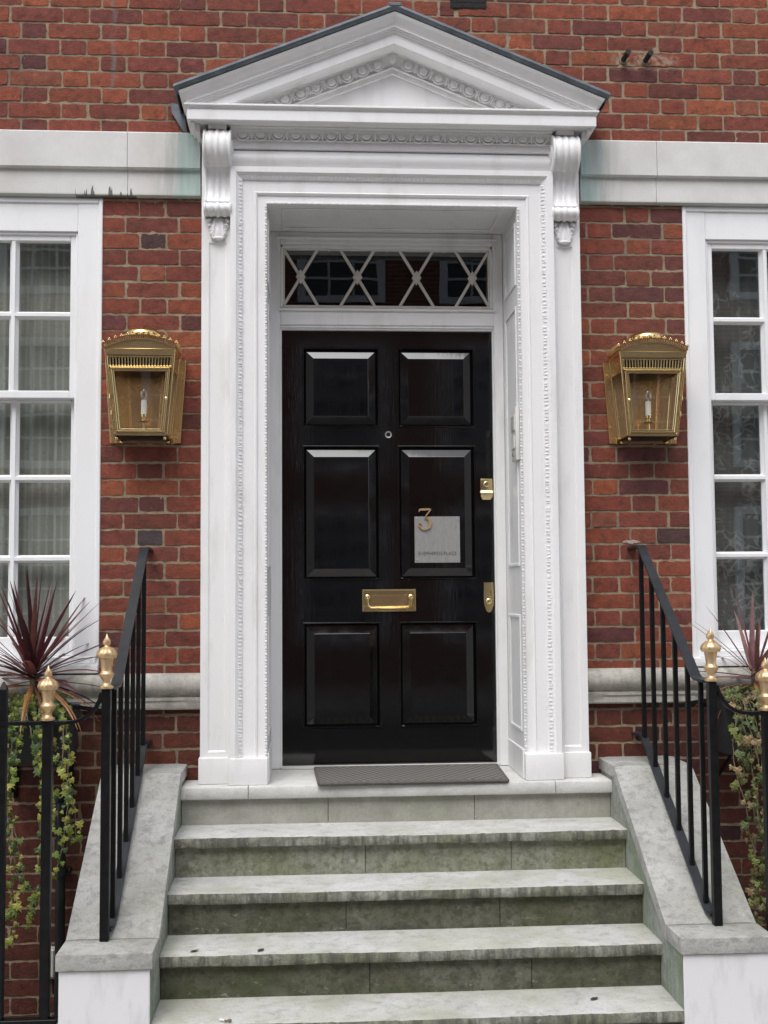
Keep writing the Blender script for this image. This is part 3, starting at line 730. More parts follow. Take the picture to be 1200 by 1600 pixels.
# pediment: raking profile, d = drop below the roof line, mitred at the ridge
XA, ZA, SL = .006, 3.403, .4025
def rake(b, prof, back=.21):
    rows = []
    for d, y, xe in prof:
        L = [(-xe, back, ZA-d-SL*xe), (-xe, y, ZA-d-SL*xe), (XA, y, ZA-d), (xe, y, ZA-d-SL*xe), (xe, back, ZA-d-SL*xe)]
        rows.append(L)
    for i in range(len(rows)-1):
        for k in range(4): b.add([rows[i][k], rows[i][k+1], rows[i+1][k+1], rows[i+1][k]], [(0, 1, 2, 3)])
    return rows
b = MB()
rake(b, [(.026, -.030, .938), (.027, -.062, .938), (.033, -.064, .937), (.037, -.062, .935), (.045, -.057, .929), (.055, -.046, .920), (.066, -.034, .913), (.076, -.030, .909), (.082, -.030, .907), (.082, -.024, .906), (.087, -.022, .905), (.087, -.016, .905), (.092, -.014, .905), (.097, -.010, .905), (.099, -.004, .905), (.101, -.004, .905), (.146, -.004, .905), (.149, -.001, .905), (.149, .075, .9), (.153, .075, .9), (.153, .085, .9), (.205, .098, .86), (.209, .098, .86), (.209, .092, .86), (.214, .092, .86), (.216, .104, .85), (.236, .106, .84), (.238, .112, .84), (.238, .2, .84)])
ped = b.build('pediment', M['paint'], surround, 25)
b = MB(); b.add([(-.72, .118, 2.93), (.72, .118, 2.93), (XA, .118, 3.23)], [(0, 1, 2)]); b.build('tympanum', M['paint'], surround, 0)
b = MB()
yE = .084; zE = ZA-.180
for sgn in (-1, 1):
    L0 = .035; L1 = .66
    egg_row(b, (XA+sgn*L0, yE, zE-SL*L0), (XA+sgn*L1, yE, zE-SL*L1), 9, .0225, R(-16)) if sgn > 0 else egg_row(b, (XA-L1, yE, zE-SL*L1), (XA-L0, yE, zE-SL*L0), 9, .0225, R(-16))
b.ell((XA, yE-.002, zE+.004), (.016, .012, .024), 10, 8)
b.build('raking_egg_moulding', M['paint'], surround, 45)
b = MB()
rows = rake(b, [(-.004, .205, .958), (-.004, -.074, .958), (.000, -.079, .959), (.010, -.080, .959), (.018, -.076, .957), (.0245, -.066, .950), (.0255, -.02, .95)])
b.box(XA-.03, XA+.03, -.083, .205, ZA-.016, ZA+.006, .006)
b.build('lead_roof', M['lead'], surround, 30)
for s_ in (-1,):
    b = MB(); b.prism([(s_*.955, 3.035), (s_*1.000, 3.045), (s_*.995, 3.00), (s_*.945, 2.915), (s_*.925, 2.905), (s_*.935, 2.98)], .185, .197)
    b.build('lead_flashing', M['lead'], surround)

# ---- recess behind the architrave: lined reveals with moulded panels, soffit
b = MB()
YF = .468
for s_ in (-1, 1):
    b.box(s_*XI, s_*(XI+.02), .2995, YF+.02, 0.0, ZI+.01)
    x = s_*XI
    b.box(x, x-s_*.008, .077, YF, .001, .130, .003)
    for z0, z1 in ((.20, .715), (.93, 2.105), (2.20, 2.49)):
        for y0, y1, za, zb in ((.115, .130, z0, z1), (.385, .400, z0, z1), (.130, .385, z0, z0+.015), (.130, .385, z1-.015, z1)):
            b.box(x, x-s_*.006, y0, y1, za, zb, .0025)
            iy = .5*((y1 if y0 < .2 and y1 < .2 else y0)+0)
        b.box(x, x-s_*.003, .130, .137, z0+.015, z1-.015); b.box(x, x-s_*.003, .378, .385, z0+.015, z1-.015)
b.box(-XI, XI, .2995, YF+.02, ZI, ZI+.02)
for y0, y1, xa in ((.12, .135, .50), (.40, .415, .50)): b.box(-xa, xa, y0, y1, ZI-.006, ZI, .0025)
b.box(-.50, -.485, .135, .40, ZI-.006, ZI, .0025); b.box(.485, .50, .135, .40, ZI-.006, ZI, .0025)
b.build('reveal_lining', M['paint'], surround, 30)

# ---- door frame, transom, fanlight
b = MB()
for s_ in (-1, 1):
    b.box(s_*.512, s_*(XI-.001), YF, .60, .002, ZI-.001, .004)
    b.box(s_*.505, s_*.5125, YF+.012, .60, .002, 2.083, .002)
    b.box(s_*.498, s_*.5125, YF+.008, .60, 2.176, 2.50, .003)
b.box(-.512, .512, YF, .60, 2.090, 2.160, .004)                # transom
b.box(-.525, .525, YF-.012, YF+.006, 2.158, 2.170, .004); b.box(-.522, .522, YF-.004, .55, 2.160, 2.166)
b.box(-.512, .512, YF+.006, .60, 2.078, 2.0905, .003); b.box(-.512, .512, YF+.012, .60, 2.070, 2.0785, .002)
b.box(-.512, .512, YF, .60, 2.484, ZI-.001, .004)
b.box(-.512, .512, YF+.008, .60, 2.466, 2.4845, .003)
b.box(-.53, .53, YF-.010, YF+.002, 2.505, 2.520, .004)
frame = b.build('door_frame', M['paint'], house, 30)
b = MB(); yb = .498
def tb(x0, z0, x1, z1, w_=.0135): b.bar((x0, yb, z0), (x1, yb, z1), w_, .014, (0, 1, 0))
zt, zb_ = 2.466, 2.190; zc = 2.3295; hwid = .082
for xc in (-.4145, -.1415, .1435, .4145):
    for sx in (-1, 1):
        tb(xc, zc, xc+sx*hwid, zt); tb(xc, zc, xc+sx*hwid, zb_)
    for k, (hx, hz, yy) in enumerate(((.0225, .035, .013), (.017, .027, .018), (.009, .014, .023))):
        b.prism([(xc-hx, zc), (xc, zc-hz), (xc+hx, zc), (xc, zc+hz)], yb-yy, yb+.004)
b.box(-.4985, .4985, yb-.010, yb+.01, 2.1765, 2.192, .003); b.box(-.4985, .4985, yb-.008, yb+.01, 2.460, 2.4665, .002)
b.box(-.4985, -.490, yb-.010, yb+.01, 2.192, 2.460, .002); b.box(.490, .4985, yb-.010, yb+.01, 2.192, 2.460, .002)
for xg in (-.278, .001, .279): b.ell((xg, yb-.006, 2.458), (.004, .004, .005), 8, 6)
b.build('fanlight_tracery', M['cream'], frame, 30)
b = MB(); b.box(-.4985, .4985, .510, .513, 2.176, 2.467); b.build('fanlight_glass', M['fanglass'], frame, 0)
b = MB(); b.box(-.54, .54, .90, .93, 2.05, 2.62); b.box(-.54, .54, .602, .93, 2.0, 2.05); b.box(-.54, .54, .602, .93, 2.60, 2.62); b.box(-.56, -.54, .602, .93, 2.0, 2.6); b.box(.54, .56, .602, .93, 2.0, 2.6)
b.build('hall_shell', M['black'], frame, 0)

# ---- front door
YD = .500
b = MB()
xsD = [-.505, -.408, -.040, .046, .420, .505]; zsD = [.014, .182, .678, .876, 1.517, 1.604, 1.990, 2.074]
panels = []
for i in range(5):
    for j in range(7):
        x0, x1, z0, z1 = xsD[i], xsD[i+1], zsD[j], zsD[j+1]
        if i in (1, 3) and j in (1, 3, 5): panels.append((x0, x1, z0, z1)); continue
        b.add([(x0, YD, z0), (x1, YD, z0), (x1, YD, z1), (x0, YD, z1)], [(0, 1, 2, 3)])
b.box(-.505, .505, YD+.022, YD+.045, .014, 2.074)
for x0, x1, z0, z1 in panels:   # stuck bead round each sunk panel, standing just proud
    for d0, y0, d1, y1 in ((0, YD, .003, YD-.004), (.003, YD-.004, .007, YD-.004), (.007, YD-.004, .011, YD+.004), (.011, YD+.004, .012, YD+.014)):
        P0 = [(x0+d0, y0, z0+d0), (x1-d0, y0, z0+d0), (x1-d0, y0, z1-d0), (x0+d0, y0, z1-d0)]
        P1 = [(x0+d1, y1, z0+d1), (x1-d1, y1, z0+d1), (x1-d1, y1, z1-d1), (x0+d1, y1, z1-d1)]
        for k in range(4): b.add([P0[k], P0[(k+1) % 4], P1[(k+1) % 4], P1[k]], [(0, 1, 2, 3)])
for k in range(1):
    for x0, x1, z0, z1 in ((-.505, .505, .014, .016),): b.box(x0, x1, YD+.0005, YD+.03, z0-.002, z1)
door = b.build('front_door', M['door'], house, 25)
door['label'] = 'glossy black six panel front door'
for x0, x1, z0, z1 in panels:
    b = MB(); rings = []
    for d, y in ((.012, YD+.0140), (.0135, YD+.0125), (.053, YD-.0005), (.0545, YD-.0012)):
        rings.append([(x0+d, y, z0+d), (x1-d, y, z0+d), (x1-d, y, z1-d), (x0+d, y, z1-d)])
    b.loft(rings, True, False); b.add(rings[-1], [(0, 1, 2, 3)]); b.build('panel', M['door'], door, 8)
# letter plate with its drop handle
b = MB()
b.box(-.124, .124, YD-.006, YD-.0005, .803, .829, .003); b.box(-.124, .124, YD-.006, YD-.0005, .730, .755, .003)
b.box(-.124, -.079, YD-.0055, YD-.0005, .755, .803, .001); b.box(.079, .124, YD-.0055, YD-.0005, .755, .803, .001)
b.box(-.127, .127, YD-.004, YD-.0003, .727, .832, .002)
b.build('letter_plate', M['brass_old'], door)
b = MB(); b.box(-.078, .078, YD-.0048, YD-.0010, .756, .802, .001); b.build('letter_flap', M['brass_in'], door)
b = MB(); yh = YD-.020
for s_ in (-1, 1):
    b.lathe([(.012, 0), (.012, -.006), (.007, -.009), (.006, -.016)], (s_*.103, YD-.006, .795), 12, 'y'); b.box(s_*.092, s_*.116, YD-.012, YD-.006, .791, .799, .002)
b.tube([(-.103, YD-.010, .795), (-.103, yh, .789), (-.103, yh-.002, .770), (-.099, yh-.003, .752), (-.088, yh-.003, .745), (-.06, yh-.003, .744), (0, yh-.003, .743), (.06, yh-.003, .744), (.088, yh-.003, .745), (.099, yh-.003, .752), (.103, yh-.002, .770), (.103, yh, .789), (.103, YD-.010, .795)], [.0045, .005, .005, .0055, .0055, .0055, .0085, .0055, .0055, .0055, .005, .005, .0045], 10)
for xk in (-.064, -.056, -.048, .048, .056, .064): b.ell((xk, yh-.003, .744), (.0035, .0085, .0085), 10, 6)
b.build('drop_handle', M['brass'], door)
# latch, pull, spyhole
b = MB(); b.box(.440, .500, YD-.014, YD-.0005, 1.300, 1.357, .006, 2); b.lathe([(.014, 0), (.014, -.004), (.011, -.006), (.010, -.003), (0, -.003)], (.469, YD-.014, 1.330), 18, 'y')
b.loft([[(.442, YD-.004, 1.302), (.498, YD-.004, 1.302), (.498, YD-.018, 1.300), (.442, YD-.018, 1.300)], [(.440, YD-.004, 1.288), (.500, YD-.004, 1.288), (.500, YD-.024, 1.288), (.440, YD-.024, 1.288)], [(.442, YD-.003, 1.270), (.498, YD-.003, 1.270), (.498, YD-.020, 1.270), (.442, YD-.020, 1.270)], [(.452, YD-.002, 1.256), (.488, YD-.002, 1.256), (.488, YD-.010, 1.256), (.452, YD-.010, 1.256)]])
b.build('night_latch', M['brass_old'], door)
b = MB()
b.prism([(.452, .861), (.497, .861), (.499, .790), (.496, .752), (.486, .724), (.475, .718), (.463, .724), (.453, .752), (.450, .790)], YD-.012, YD-.0005)
b.prism([(.457, .834), (.487, .838), (.493, .832), (.493, .800), (.487, .800), (.484, .822), (.457, .824)], YD-.022, YD-.012)
b.lathe([(.0135, 0), (.0135, -.005), (.010, -.007), (.009, -.004), (0, -.004)], (.474, YD-.012, .772), 18, 'y')
b.build('mortice_lock', M['brass_old'], door)
b = MB(); b.lathe([(.0165, 0), (.0165, -.004), (.0145, -.006), (.0115, -.005), (.0110, -.002)], (.002, YD, 1.569), 24, 'y'); b.cur = 1; b.lathe([(.0108, -.0018), (.006, -.003), (0, -.0034)], (.002, YD, 1.569), 20, 'y')
b.build('spyhole', [M['steel'], M['lens']], door)
# name plate with engraved line, numeral overlapping its corner
def text_mesh(txt, width, height):
    cu = bpy.data.curves.new('lettering', 'FONT'); cu.body = txt; cu.size = 1; cu.extrude = .02
    ob = bpy.data.objects.new('lettering', cu); COL.objects.link(ob)
    dg = bpy.context.evaluated_depsgraph_get(); dg.update(); me = ob.evaluated_get(dg).to_mesh()
    vs = [v.co.copy() for v in me.vertices]; fs = [tuple(p.vertices) for p in me.polygons]
    ob.evaluated_get(dg).to_mesh_clear(); bpy.data.objects.remove(ob); bpy.data.curves.remove(cu)
    x0 = min(v.x for v in vs); x1 = max(v.x for v in vs); z0 = min(v.y for v in vs); z1 = max(v.y for v in vs)
    return [((v.x-x0)/(x1-x0)*width, (v.y-z0)/(z1-z0)*height, v.z) for v in vs], fs
b = MB(); yp = YD-.004; b.box(.1235, .3405, yp, YD-.0015, .9565, 1.1765, .0006)
for px, pz in ((.135, 1.164), (.329, 1.164), (.135, .969), (.329, .969)): b.lathe([(.0050, 0), (.0046, -.0016), (.002, -.0022), (0, -.0022)], (px, yp, pz), 12, 'y')
vs, fs = text_mesh('SHEPHERDS PLACE', .184, .0165); b.cur = 1
b.add([(.141+x, yp-.0004-(z+.02)*.01, .992+h) for x, h, z in vs], fs)
b.build('name_plate', [M['steel'], M['darkmark']], door, 0)
b = MB(); q3 = lambda cx, cy: (.124+(620+cx/10-648)*.00307, 1.177-(760+cy/10-807)*.00304)
stroke = [(345, 402, 4), (362, 366, 14), (400, 362, 16), (450, 362, 16), (500, 360, 14), (530, 360, 8), (505, 395, 9), (472, 440, 9), (440, 492, 9), (470, 494, 10), (505, 520, 19), (525, 575, 24), (508, 632, 20), (470, 664, 15), (425, 672, 13), (385, 656, 12), (352, 625, 11), (338, 590, 12), (350, 572, 18), (368, 576, 16)]
pl = [(q3(a, c_), w_*.000307*1.05) for a, c_, w_ in stroke]
for (p, w0), (q, w1) in zip(pl, pl[1:]):
    d = Vector((q[0]-p[0], q[1]-p[1])); nrm = Vector((-d.y, d.x)).normalized()
    b.prism([(p[0]+nrm.x*w0, p[1]+nrm.y*w0), (p[0]-nrm.x*w0, p[1]-nrm.y*w0), (q[0]-nrm.x*w1, q[1]-nrm.y*w1), (q[0]+nrm.x*w1, q[1]+nrm.y*w1)], yp-.009, yp-.0035)
    b.lathe([(w1, -.0036), (w1, -.0089)], (q[0], yp, q[1]), 10, 'y')
b.build('numeral', M['gold'], door, 0)

# ---- air brick and overflow stubs high on the wall
b = MB(); b.box(.285, .455, YW-.004, YW+.01, 3.526, 3.606)
b.cur = 1
for k in range(6):
    for j in range(3): b.box(.296+.026*k, .314+.026*k, YW-.0055, YW-.003, 3.531+.025*j, 3.549+.025*j)
b.build('air_brick', [M['brick'], M['black']], house, 0)
for x, z in ((1.098, 3.300), (1.203, 3.298)):
    b = MB(); b.tube([(x, .21, z), (x, .11, z-.003)], .013, 12); b.cur = 1; b.lathe([(.021, .002), (.021, -.003), (.012, -.004)], (x, YW, z), 14, 'y')
    b.build('overflow_pipe', [M['pipe'], M['mortar']], house)

b = MB(); rnd = random.Random(8)
pts = [(1.090+.050*math.cos(a)*rnd.uniform(.75, 1.2), 1.040+.009*math.sin(a)*rnd.uniform(.5, 1.5)) for a in [2*math.pi*i/26 for i in range(26)]]
b.loft([[(px, YW+.004, pz) for px, pz in pts], [(1.09+(px-1.09)*.85, YW-.002, 1.040+(pz-1.040)*.8) for px, pz in pts]])
b.build('mortar_patch', M['chip'], house, 0)
# ------------------------------------------------------------------ steps
steps = thing('front_steps', 'flight of worn stone steps green with algae below the black door', 'steps', (0, -.4, -.81))
GO, RI = .2333, .162; XL, XRr = -.9225, .926
def nosed(b, xl, xr, y0, z, depth, th, jit, n=300):
    prof = [(y0+.004, z-th), (y0, z-th+.006), (y0-.0005, z-.012), (y0+.003, z-.003), (y0+.010, z), (y0+depth*.5, z+.001), (y0+depth, z), (y0+depth, z-th)]
    rings = []
    for i in range(n+1):
        x = xl+(xr-xl)*i/n; r = []
        for k, (y, zz) in enumerate(prof):
            j = jit*(mnoise.noise(Vector((x*5, k*.6+z*7, 1)))+.6*mnoise.noise(Vector((x*23, k*.6+z*7, 4)))) if k < 5 else 0
            j += (max(0, mnoise.noise(Vector((x*13, z*9, 2)))-.34)*.006+max(0, mnoise.noise(Vector((x*41, z*9, 6)))-.36)*.006)*(jit > .002) if k in (1, 2, 3) else 0
            dip = -.004*math.exp(-((x-.05)/.45)**2)*(1 if 2 <= k <= 5 else 0) if z < -.01 else 0
            r.append((x, y+j, zz+j*.6+dip))
        rings.append(r)
    b.loft(rings)
for k in range(6):
    z = -k*RI; y0 = -k*GO
    if k == 0:
        b = MB()
        for a, d in ((XL, -.640), (-.637, .678), (.681, XRr)): nosed(b, a, d, y0, z, .60 if k == 0 else GO+.05, .052, .0012, 50)
        b.cur = 1; b.box(-.51, .51, .452, .53, .0005, .0125, .003)
        st = b.build('landing', [M['landing'], M['landing']], steps, 40)
    elif k < 5:
        b = MB(); nosed(b, XL, XRr, y0, z, GO+.08, .043, .0024)
        for p in range(len(b.f)):
            pass
        # the face of the nosing is stained, its top is scrubbed by feet
        for i, f in enumerate(b.f):
            zs = [b.v[j][2] for j in f]; ys = [b.v[j][1] for j in f]
            if max(ys) < y0+.007: b.mi[i] = 1
        st = b.build('step', [M['tread'], M['nosing']], steps, 40)
    if k < 5:
        b = MB(); xj = [XL, -.19, .41, XRr] if k else [XL, -.30, .33, XRr]
        xj = [XL]+[x+.05*math.sin(k*2.3) for x in xj[1:3]]+[XRr]
        for a, d in zip(xj, xj[1:]): b.box(a+.001, d-.001, y0+.030, y0+.12, z-RI-.02, z-.030, .0015)
        b.build('riser', M[('riser_clean', 'riser_mid', 'riser_dark', 'riser_dark', 'riser_dark')[k]], steps, 30)
b = MB()
for k in range(5): b.box(XL+.004, XRr-.004, -k*GO+.06, .55 if k == 0 else -(k-1)*GO+.06, -2.7, -k*RI-.04)
b.build('stair_core', M['cheek'], steps, 0)

# ------------------------------------------------------------------ stair walls
def stair_wall(s, xi, xo, label):
    t = thing('stair_wall', label, 'wall', (s*1.08, -.4, -.81), 'stone stair walls beside the steps')
    YT, ZT, YB, ZB, YE = -.063, .074, -.770, -.400, -.945
    th = .052; g = .0022; ca, sa = math.cos(math.atan2(ZT-ZB, YT-YB)), math.sin(math.atan2(ZT-ZB, YT-YB)); tv = th/ca
    b = MB()
    def slab(pts, x0, x1, n=8):
        rings = []
        for i in range(n+1):
            x = x0+(x1-x0)*i/n; e = .004 if i in (0, n) else 0
            cy = sum(p[0] for p in pts)/len(pts); cz = sum(p[1] for p in pts)/len(pts)
            rings.append([(s*x, y+(cy-y)*e*2, z-(e if k in (0, 1) else 0)+.0012*mnoise.noise(Vector((x*9, y*9, z*9)))) for k, (y, z) in enumerate(pts)])
        b.loft(rings)
    slab([(YT+g, ZT), (.203, ZT), (.203, ZT-th), (YT+g, ZT-th)], xi, xo)
    slab([(YB+g, ZB+g*.67), (YT-g, ZT-g*.67), (YT-g, ZT-g*.67-tv), (YB+g, ZB+g*.67-tv)], xi, xo)
    b.box(s*xi, s*xo, YE, YB-g, ZB-.056, ZB, .005, 2)
    b.build('coping', M['coping'], t, 30)
    b = MB(); e = .012
    b.loft([[(s*x, y, z) for y, z in ((.203, -2.7), (.203, ZT-th-.002), (YT, ZT-th-.002), (YB, ZB-tv), (YE+e+.004, ZB-.056), (YE+e+.004, -.83), (-.80, -.83), (-.80, -2.7))] for x in (xi+e*.7, xo-e)])
    b.build('masonry', M['cheek'], t, 20)
    b = MB(); b.box(s*(xi+.010), s*(xo-.010), YE+.011, YE+.0165, -.83, ZB-.058, .003); b.build('pier_face', M['render'], t)
    return t
stair_wall(-1, .915, 1.242, 'stone stair wall with white painted pier on the drainpipe side of the steps')
stair_wall(1, .918, 1.256, 'stone stair wall with white painted pier below the sparse pinkish plant')

# ------------------------------------------------------------------ railings
FIN = [(.021, 0), (.0245, .002), (.0245, .009), (.018, .013), (.0125, .020), (.0125, .028), (.020, .038), (.026, .046), (.027, .054), (.021, .060), (.0185, .068), (.0205, .085), (.0235, .103), (.0245, .110), (.033, .112), (.0365, .120), (.0365, .128), (.032, .138), (.022, .147), (.012, .152), (.0085, .156), (.0115, .162), (.0130, .169), (.0110, .178), (.0060, .188), (.0022, .197), (0, .200)]
def finial(c, parent, k=1.0, tilt=0):
    b = MB()
    def mod(a, h):
        if .110 < h < .149: return 1+.10*abs(math.sin(a*5))-.06
        if h > .158: return 1+.22*math.sin(a*2+h*90)
        if .066 < h < .106: return 1+.02*math.cos(a*8)
        return 1
    b.lathe([(r*k, h*k) for r, h in FIN], c, 40, 'z', mod)
    return b.build('finial', M['gold'], parent, 50)
def stair_railing(s, label):
    t = thing('stair_railing', label, 'railing', (s*1.087, -.3, -.35), 'black iron railings up the steps')
    X = s*1.087; y0, z0, y1, z1 = .040, 1.012, -.660, .494
    rail = lambda y: z0+(z1-z0)*(y0-y)/(y0-y1)
    foot = lambda y: .098+.6704*(y+.063)
    top = [(X, .203, 1.008), (X, .075, 1.016), (X, .052, 1.014)]+[(X, y0+(y1-y0)*i/9, rail(y0+(y1-y0)*i/9)) for i in range(10)]+[(X, -.685, .485), (X+.012*s, -.765, .4805)]
    b = MB(); b.poly(top, .0385, .010); b.build('handrail', M['ironbar'], t, 30)
    b = MB(); b.poly([(X, .203, .178), (X, .078, .180), (X, .056, .172)]+[(X, .05-.757*i/8, foot(.05-.757*i/8)) for i in range(9)]+[(X+.006*s, -.745, -.366), (X+.012*s, -.775, -.368)], .035, .010); b.build('bottom_rail', M['ironbar'], t, 30)
    for k in range(6):
        y = .047-.1525*k
        zt = rail(y)-.004 if y > y1 else .482
        b = MB(); b.box(X-.0088, X+.0088, y-.0088, y+.0088, foot(y)+.002, zt, .0015); b.build('baluster', M['iron'], t, 30)
    xp = X+.016*s
    b = MB(); b.box(xp-.0155, xp+.0155, YR-.0155, YR+.0155, -.399, .481, .002); b.build('post', M['iron'], t, 30)
    finial((xp, YR, .482), t, .985)
    return t
YR = -.790
stair_railing(-1, 'black iron stair railing meeting the wall under a dark grey brick')
stair_railing(1, 'black iron stair railing meeting the wall at a patch of chipped white brick')
def area_railing(s, label):
    t = thing('area_railing', label, 'railing', (s*1.8, YR, -.70), 'black iron area railings with gold finials')
    xp = 1.103; ZR = .364
    b = MB()
    pth = [(s*(xp+a), YR, z) for a, z in ((.016, .468), (.022, .446), (.035, .418), (.055, .394), (.080, .377), (.110, .367), (.145, ZR), (.25, ZR), (1.6, ZR))]
    b.poly(pth, .034, .012, (0, 1, 0)); b.build('top_rail', M['iron'], t, 40)
    b = MB(); b.box(s*(xp+.16), s*(xp+1.6), YR-.019, YR+.019, -.676, -.660, .002); b.build('bottom_rail', M['iron'], t)
    for k in range(9):
        xx = s*(xp+.205+.156*k)
        b = MB()
        if k % 2 == 0: b.box(xx-.0165, xx+.0165, YR-.0165, YR+.0165, -.669, .372, .002)
        else:
            h = .0138; b.box(xx-h, xx+h, YR-h, YR+h, -.669, .485, .002)
            b.loft([[(xx-h, YR-h, .485), (xx+h, YR-h, .485), (xx+h, YR+h, .485), (xx-h, YR+h, .485)], [(xx-.002, YR-.002, .512), (xx+.002, YR-.002, .512), (xx+.002, YR+.002, .512), (xx-.002, YR+.002, .512)]])
        b.build('bar', M['iron'], t, 30)
        if k % 2 == 0: finial((xx, YR, .372), t, .985)
    for k in (1, 5):
        xx = s*(xp+.205+.156*k); b = MB(); b.box(xx-.012, xx+.012, YR-.012, YR+.012, -.70, -.674); b.build('foot', M['iron'], t)
    return t
area_railing(-1, 'black iron area railing in front of the dark red spiky plant')
area_railing(1, 'black iron area railing in front of the sparse pinkish plant')

# ------------------------------------------------------------------ wall lanterns
def lantern(cx, s, label):
    """s: +1 when the hinge side faces the door on the right"""
    t = thing('wall_lantern', label, 'lantern', (cx, .19, 1.49), 'brass wall lanterns beside the door')
    Z0, Z1 = 1.508, 1.876
    def hw(z): return .111+(.147-.111)*(z-Z0)/(Z1-Z0)
    def yf(z): return .030-.030*(z-Z0)/(Z1-Z0)
    YB = .184
    b = MB(); b.prism([(cx-.180, 1.862), (cx+.180, 1.862), (cx+.155, 1.488), (cx-.155, 1.488)], .187, .194)
    for q in (-1, 1):
        for z in (1.80, 1.56): b.lathe([(.007, 0), (.006, -.004), (0, -.005)], (cx+q*(.163-(1.86-z)*.05), .187, z), 10, 'y')
        b.bar((cx+q*.176, .186, 1.86), (cx+q*.152, .186, 1.49), .006, .010, (0, 1, 0))
    b.build('back_plate', M['brass_in'], t)
    b = MB()
    P = lambda q, z, back=False: (cx+q*hw(z), YB if back else yf(z), z)
    for q in (-1, 1):
        b.bar(P(q, Z0), P(q, Z1), .010, .011, (0, 1, 0)); b.bar(P(q, Z0, 1), P(q, Z1, 1), .010, .010, (0, 1, 0))
        b.bar((cx+q*hw(Z0), yf(Z0), Z0), (cx+q*hw(Z0), YB, Z0), .012, .012); b.bar((cx+q*hw(Z1), yf(Z1), Z1), (cx+q*hw(Z1), YB, Z1), .014, .022)
        zz = 1.796; b.bar((cx+q*hw(zz), yf(zz), zz), (cx+q*hw(zz), YB, zz), .008, .012)
        b.add([(cx+q*(hw(1.80)-.001), yf(1.80), 1.80), (cx+q*(hw(1.80)-.001), YB, 1.80), (cx+q*(hw(Z1)-.001), YB, Z1), (cx+q*(hw(Z1)-.001), yf(Z1), Z1)], [(0, 1, 2, 3)])
    for z, d, hgt in ((Z0, .012, .014), (1.862, .014, .030)): b.bar((cx-hw(z), yf(z), z), (cx+hw(z), yf(z), z), d, hgt)
    for z, d in ((1.842, .008), (1.800, .008)): b.bar((cx-hw(z), yf(z), z), (cx+hw(z), yf(z), z), .008, d)
    n = 20
    for i in range(n+1):
        u = -1+2*i/n; b.bar((cx+u*(hw(1.80)-.012), yf(1.80), 1.80), (cx+u*(hw(1.84)-.012), yf(1.84), 1.842), .0062, .003, (0, 1, 0))
    b.build('frame', M['brass_old'], t)
    b = MB(); b.add([(cx-hw(1.80)+.012, .034, 1.799), (cx+hw(1.80)-.012, .034, 1.799), (cx+hw(1.84)-.012, .030, 1.856), (cx-hw(1.84)+.012, .030, 1.856)], [(0, 1, 2, 3)]); b.build('slot_shade_backing', M['iron'], t, 0)  # dark sheet added behind the slots so they read as shaded
    # hinged glazed door in the front
    b = MB(); za, zb = 1.520, 1.788
    c = lambda q, z, ins: (cx+q*(hw(z)-ins), yf(z)-.005, z)
    for ins, w_, dd in ((.014, .009, .009), (.022, .008, .006)):
        k = ins-.016
        b.bar(c(-1, za+k, ins), c(-1, zb-k, ins), w_, dd, (0, 1, 0)); b.bar(c(1, za+k, ins), c(1, zb-k, ins), w_, dd, (0, 1, 0))
        b.bar(c(-1, za+k, ins), c(1, za+k, ins), dd, w_); b.bar(c(-1, zb-k, ins), c(1, zb-k, ins), dd, w_)
    for z in (1.60, 1.67): b.tube([(cx-s*hw(z)-.002*s, yf(z)-.008, z-.010), (cx-s*hw(z)-.002*s, yf(z)-.008, z+.010)], .0035, 8)
    b.lathe([(.003, 0), (.003, -.012), (.006, -.013), (0, -.017)], (cx+s*(hw(1.66)-.014), yf(1.66)-.008, 1.66), 8, 'y')
    b.build('lantern_door', M['brass_old'], t)
    g = MB(); g.add([c(-1, za+.012, .03), c(1, za+.012, .03), c(1, zb-.012, .03), c(-1, zb-.012, .03)], [(0, 1, 2, 3)]); g.build('glass', M['lampglass'], t, 0)
    for q in (-1, 1):
        g = MB(); g.add([(cx+q*(hw(z)-.002), yy, z) for yy, z in ((yf(1.515), 1.515), (YB, 1.515), (YB, 1.795), (yf(1.795), 1.795))], [(0, 1, 2, 3)]); g.build('glass', M['lampglass'], t, 0)
    # floor tray, feet, back mirror
    b = MB(); b.box(cx-.109, cx+.109, .030, YB, 1.499, 1.507)
    b.build('base', M['iron'], t)
    for q in (-1, 1):
        for yy in (.040, .172): b = MB(); b.ell((cx+q*.103, yy, 1.492), (.0075, .0075, .0085), 12, 8); b.build('ball_foot', M['brass'], t)
        b = MB(); b.box(cx+q*.112, cx+q*.128, .172, .186, 1.484, 1.512, .002); b.build('lug', M['brass'], t)
    b = MB(); b.add([(cx-.108, .183, 1.512), (cx+.108, .183, 1.512), (cx+.140, .183, 1.87), (cx-.140, .183, 1.87)], [(0, 1, 2, 3)])
    for q in (-1, 1): b.bar((cx+q*.060, .180, 1.515), (cx+q*.075, .180, 1.79), .007, .004, (0, 1, 0))
    b.build('reflector', M['brass_in'], t, 0)
    # curved roof with pierced gallery and vent dome
    def za_(x): return 1.880+.038*(1-(x/.150)**2)
    b = MB()
    b.grid(lambda u, v: (cx-.153+.306*u, -.008+(YB+.008)*v, za_(-.153+.306*u)+.003), 24, 1)
    xs = [-.150+.300*i/24 for i in range(25)]
    b.add([(cx+x, -.002, za_(x)+.002) for x in xs]+[(cx+x, -.002, 1.872) for x in xs], [(i, i+1, 26+i, 25+i) for i in range(24)])
    b.poly([(cx+x, -.006, za_(x)) for x in xs], .010, .006, (0, 1, 0))
    b.build('roof', M['brass_old'], t, 40)
    b = MB()
    up = lambda x: za_(x)+.016
    b.poly([(cx+x*1.04, -.010, up(x)) for x in xs], .004, .0045, (0, 1, 0))
    N = 30
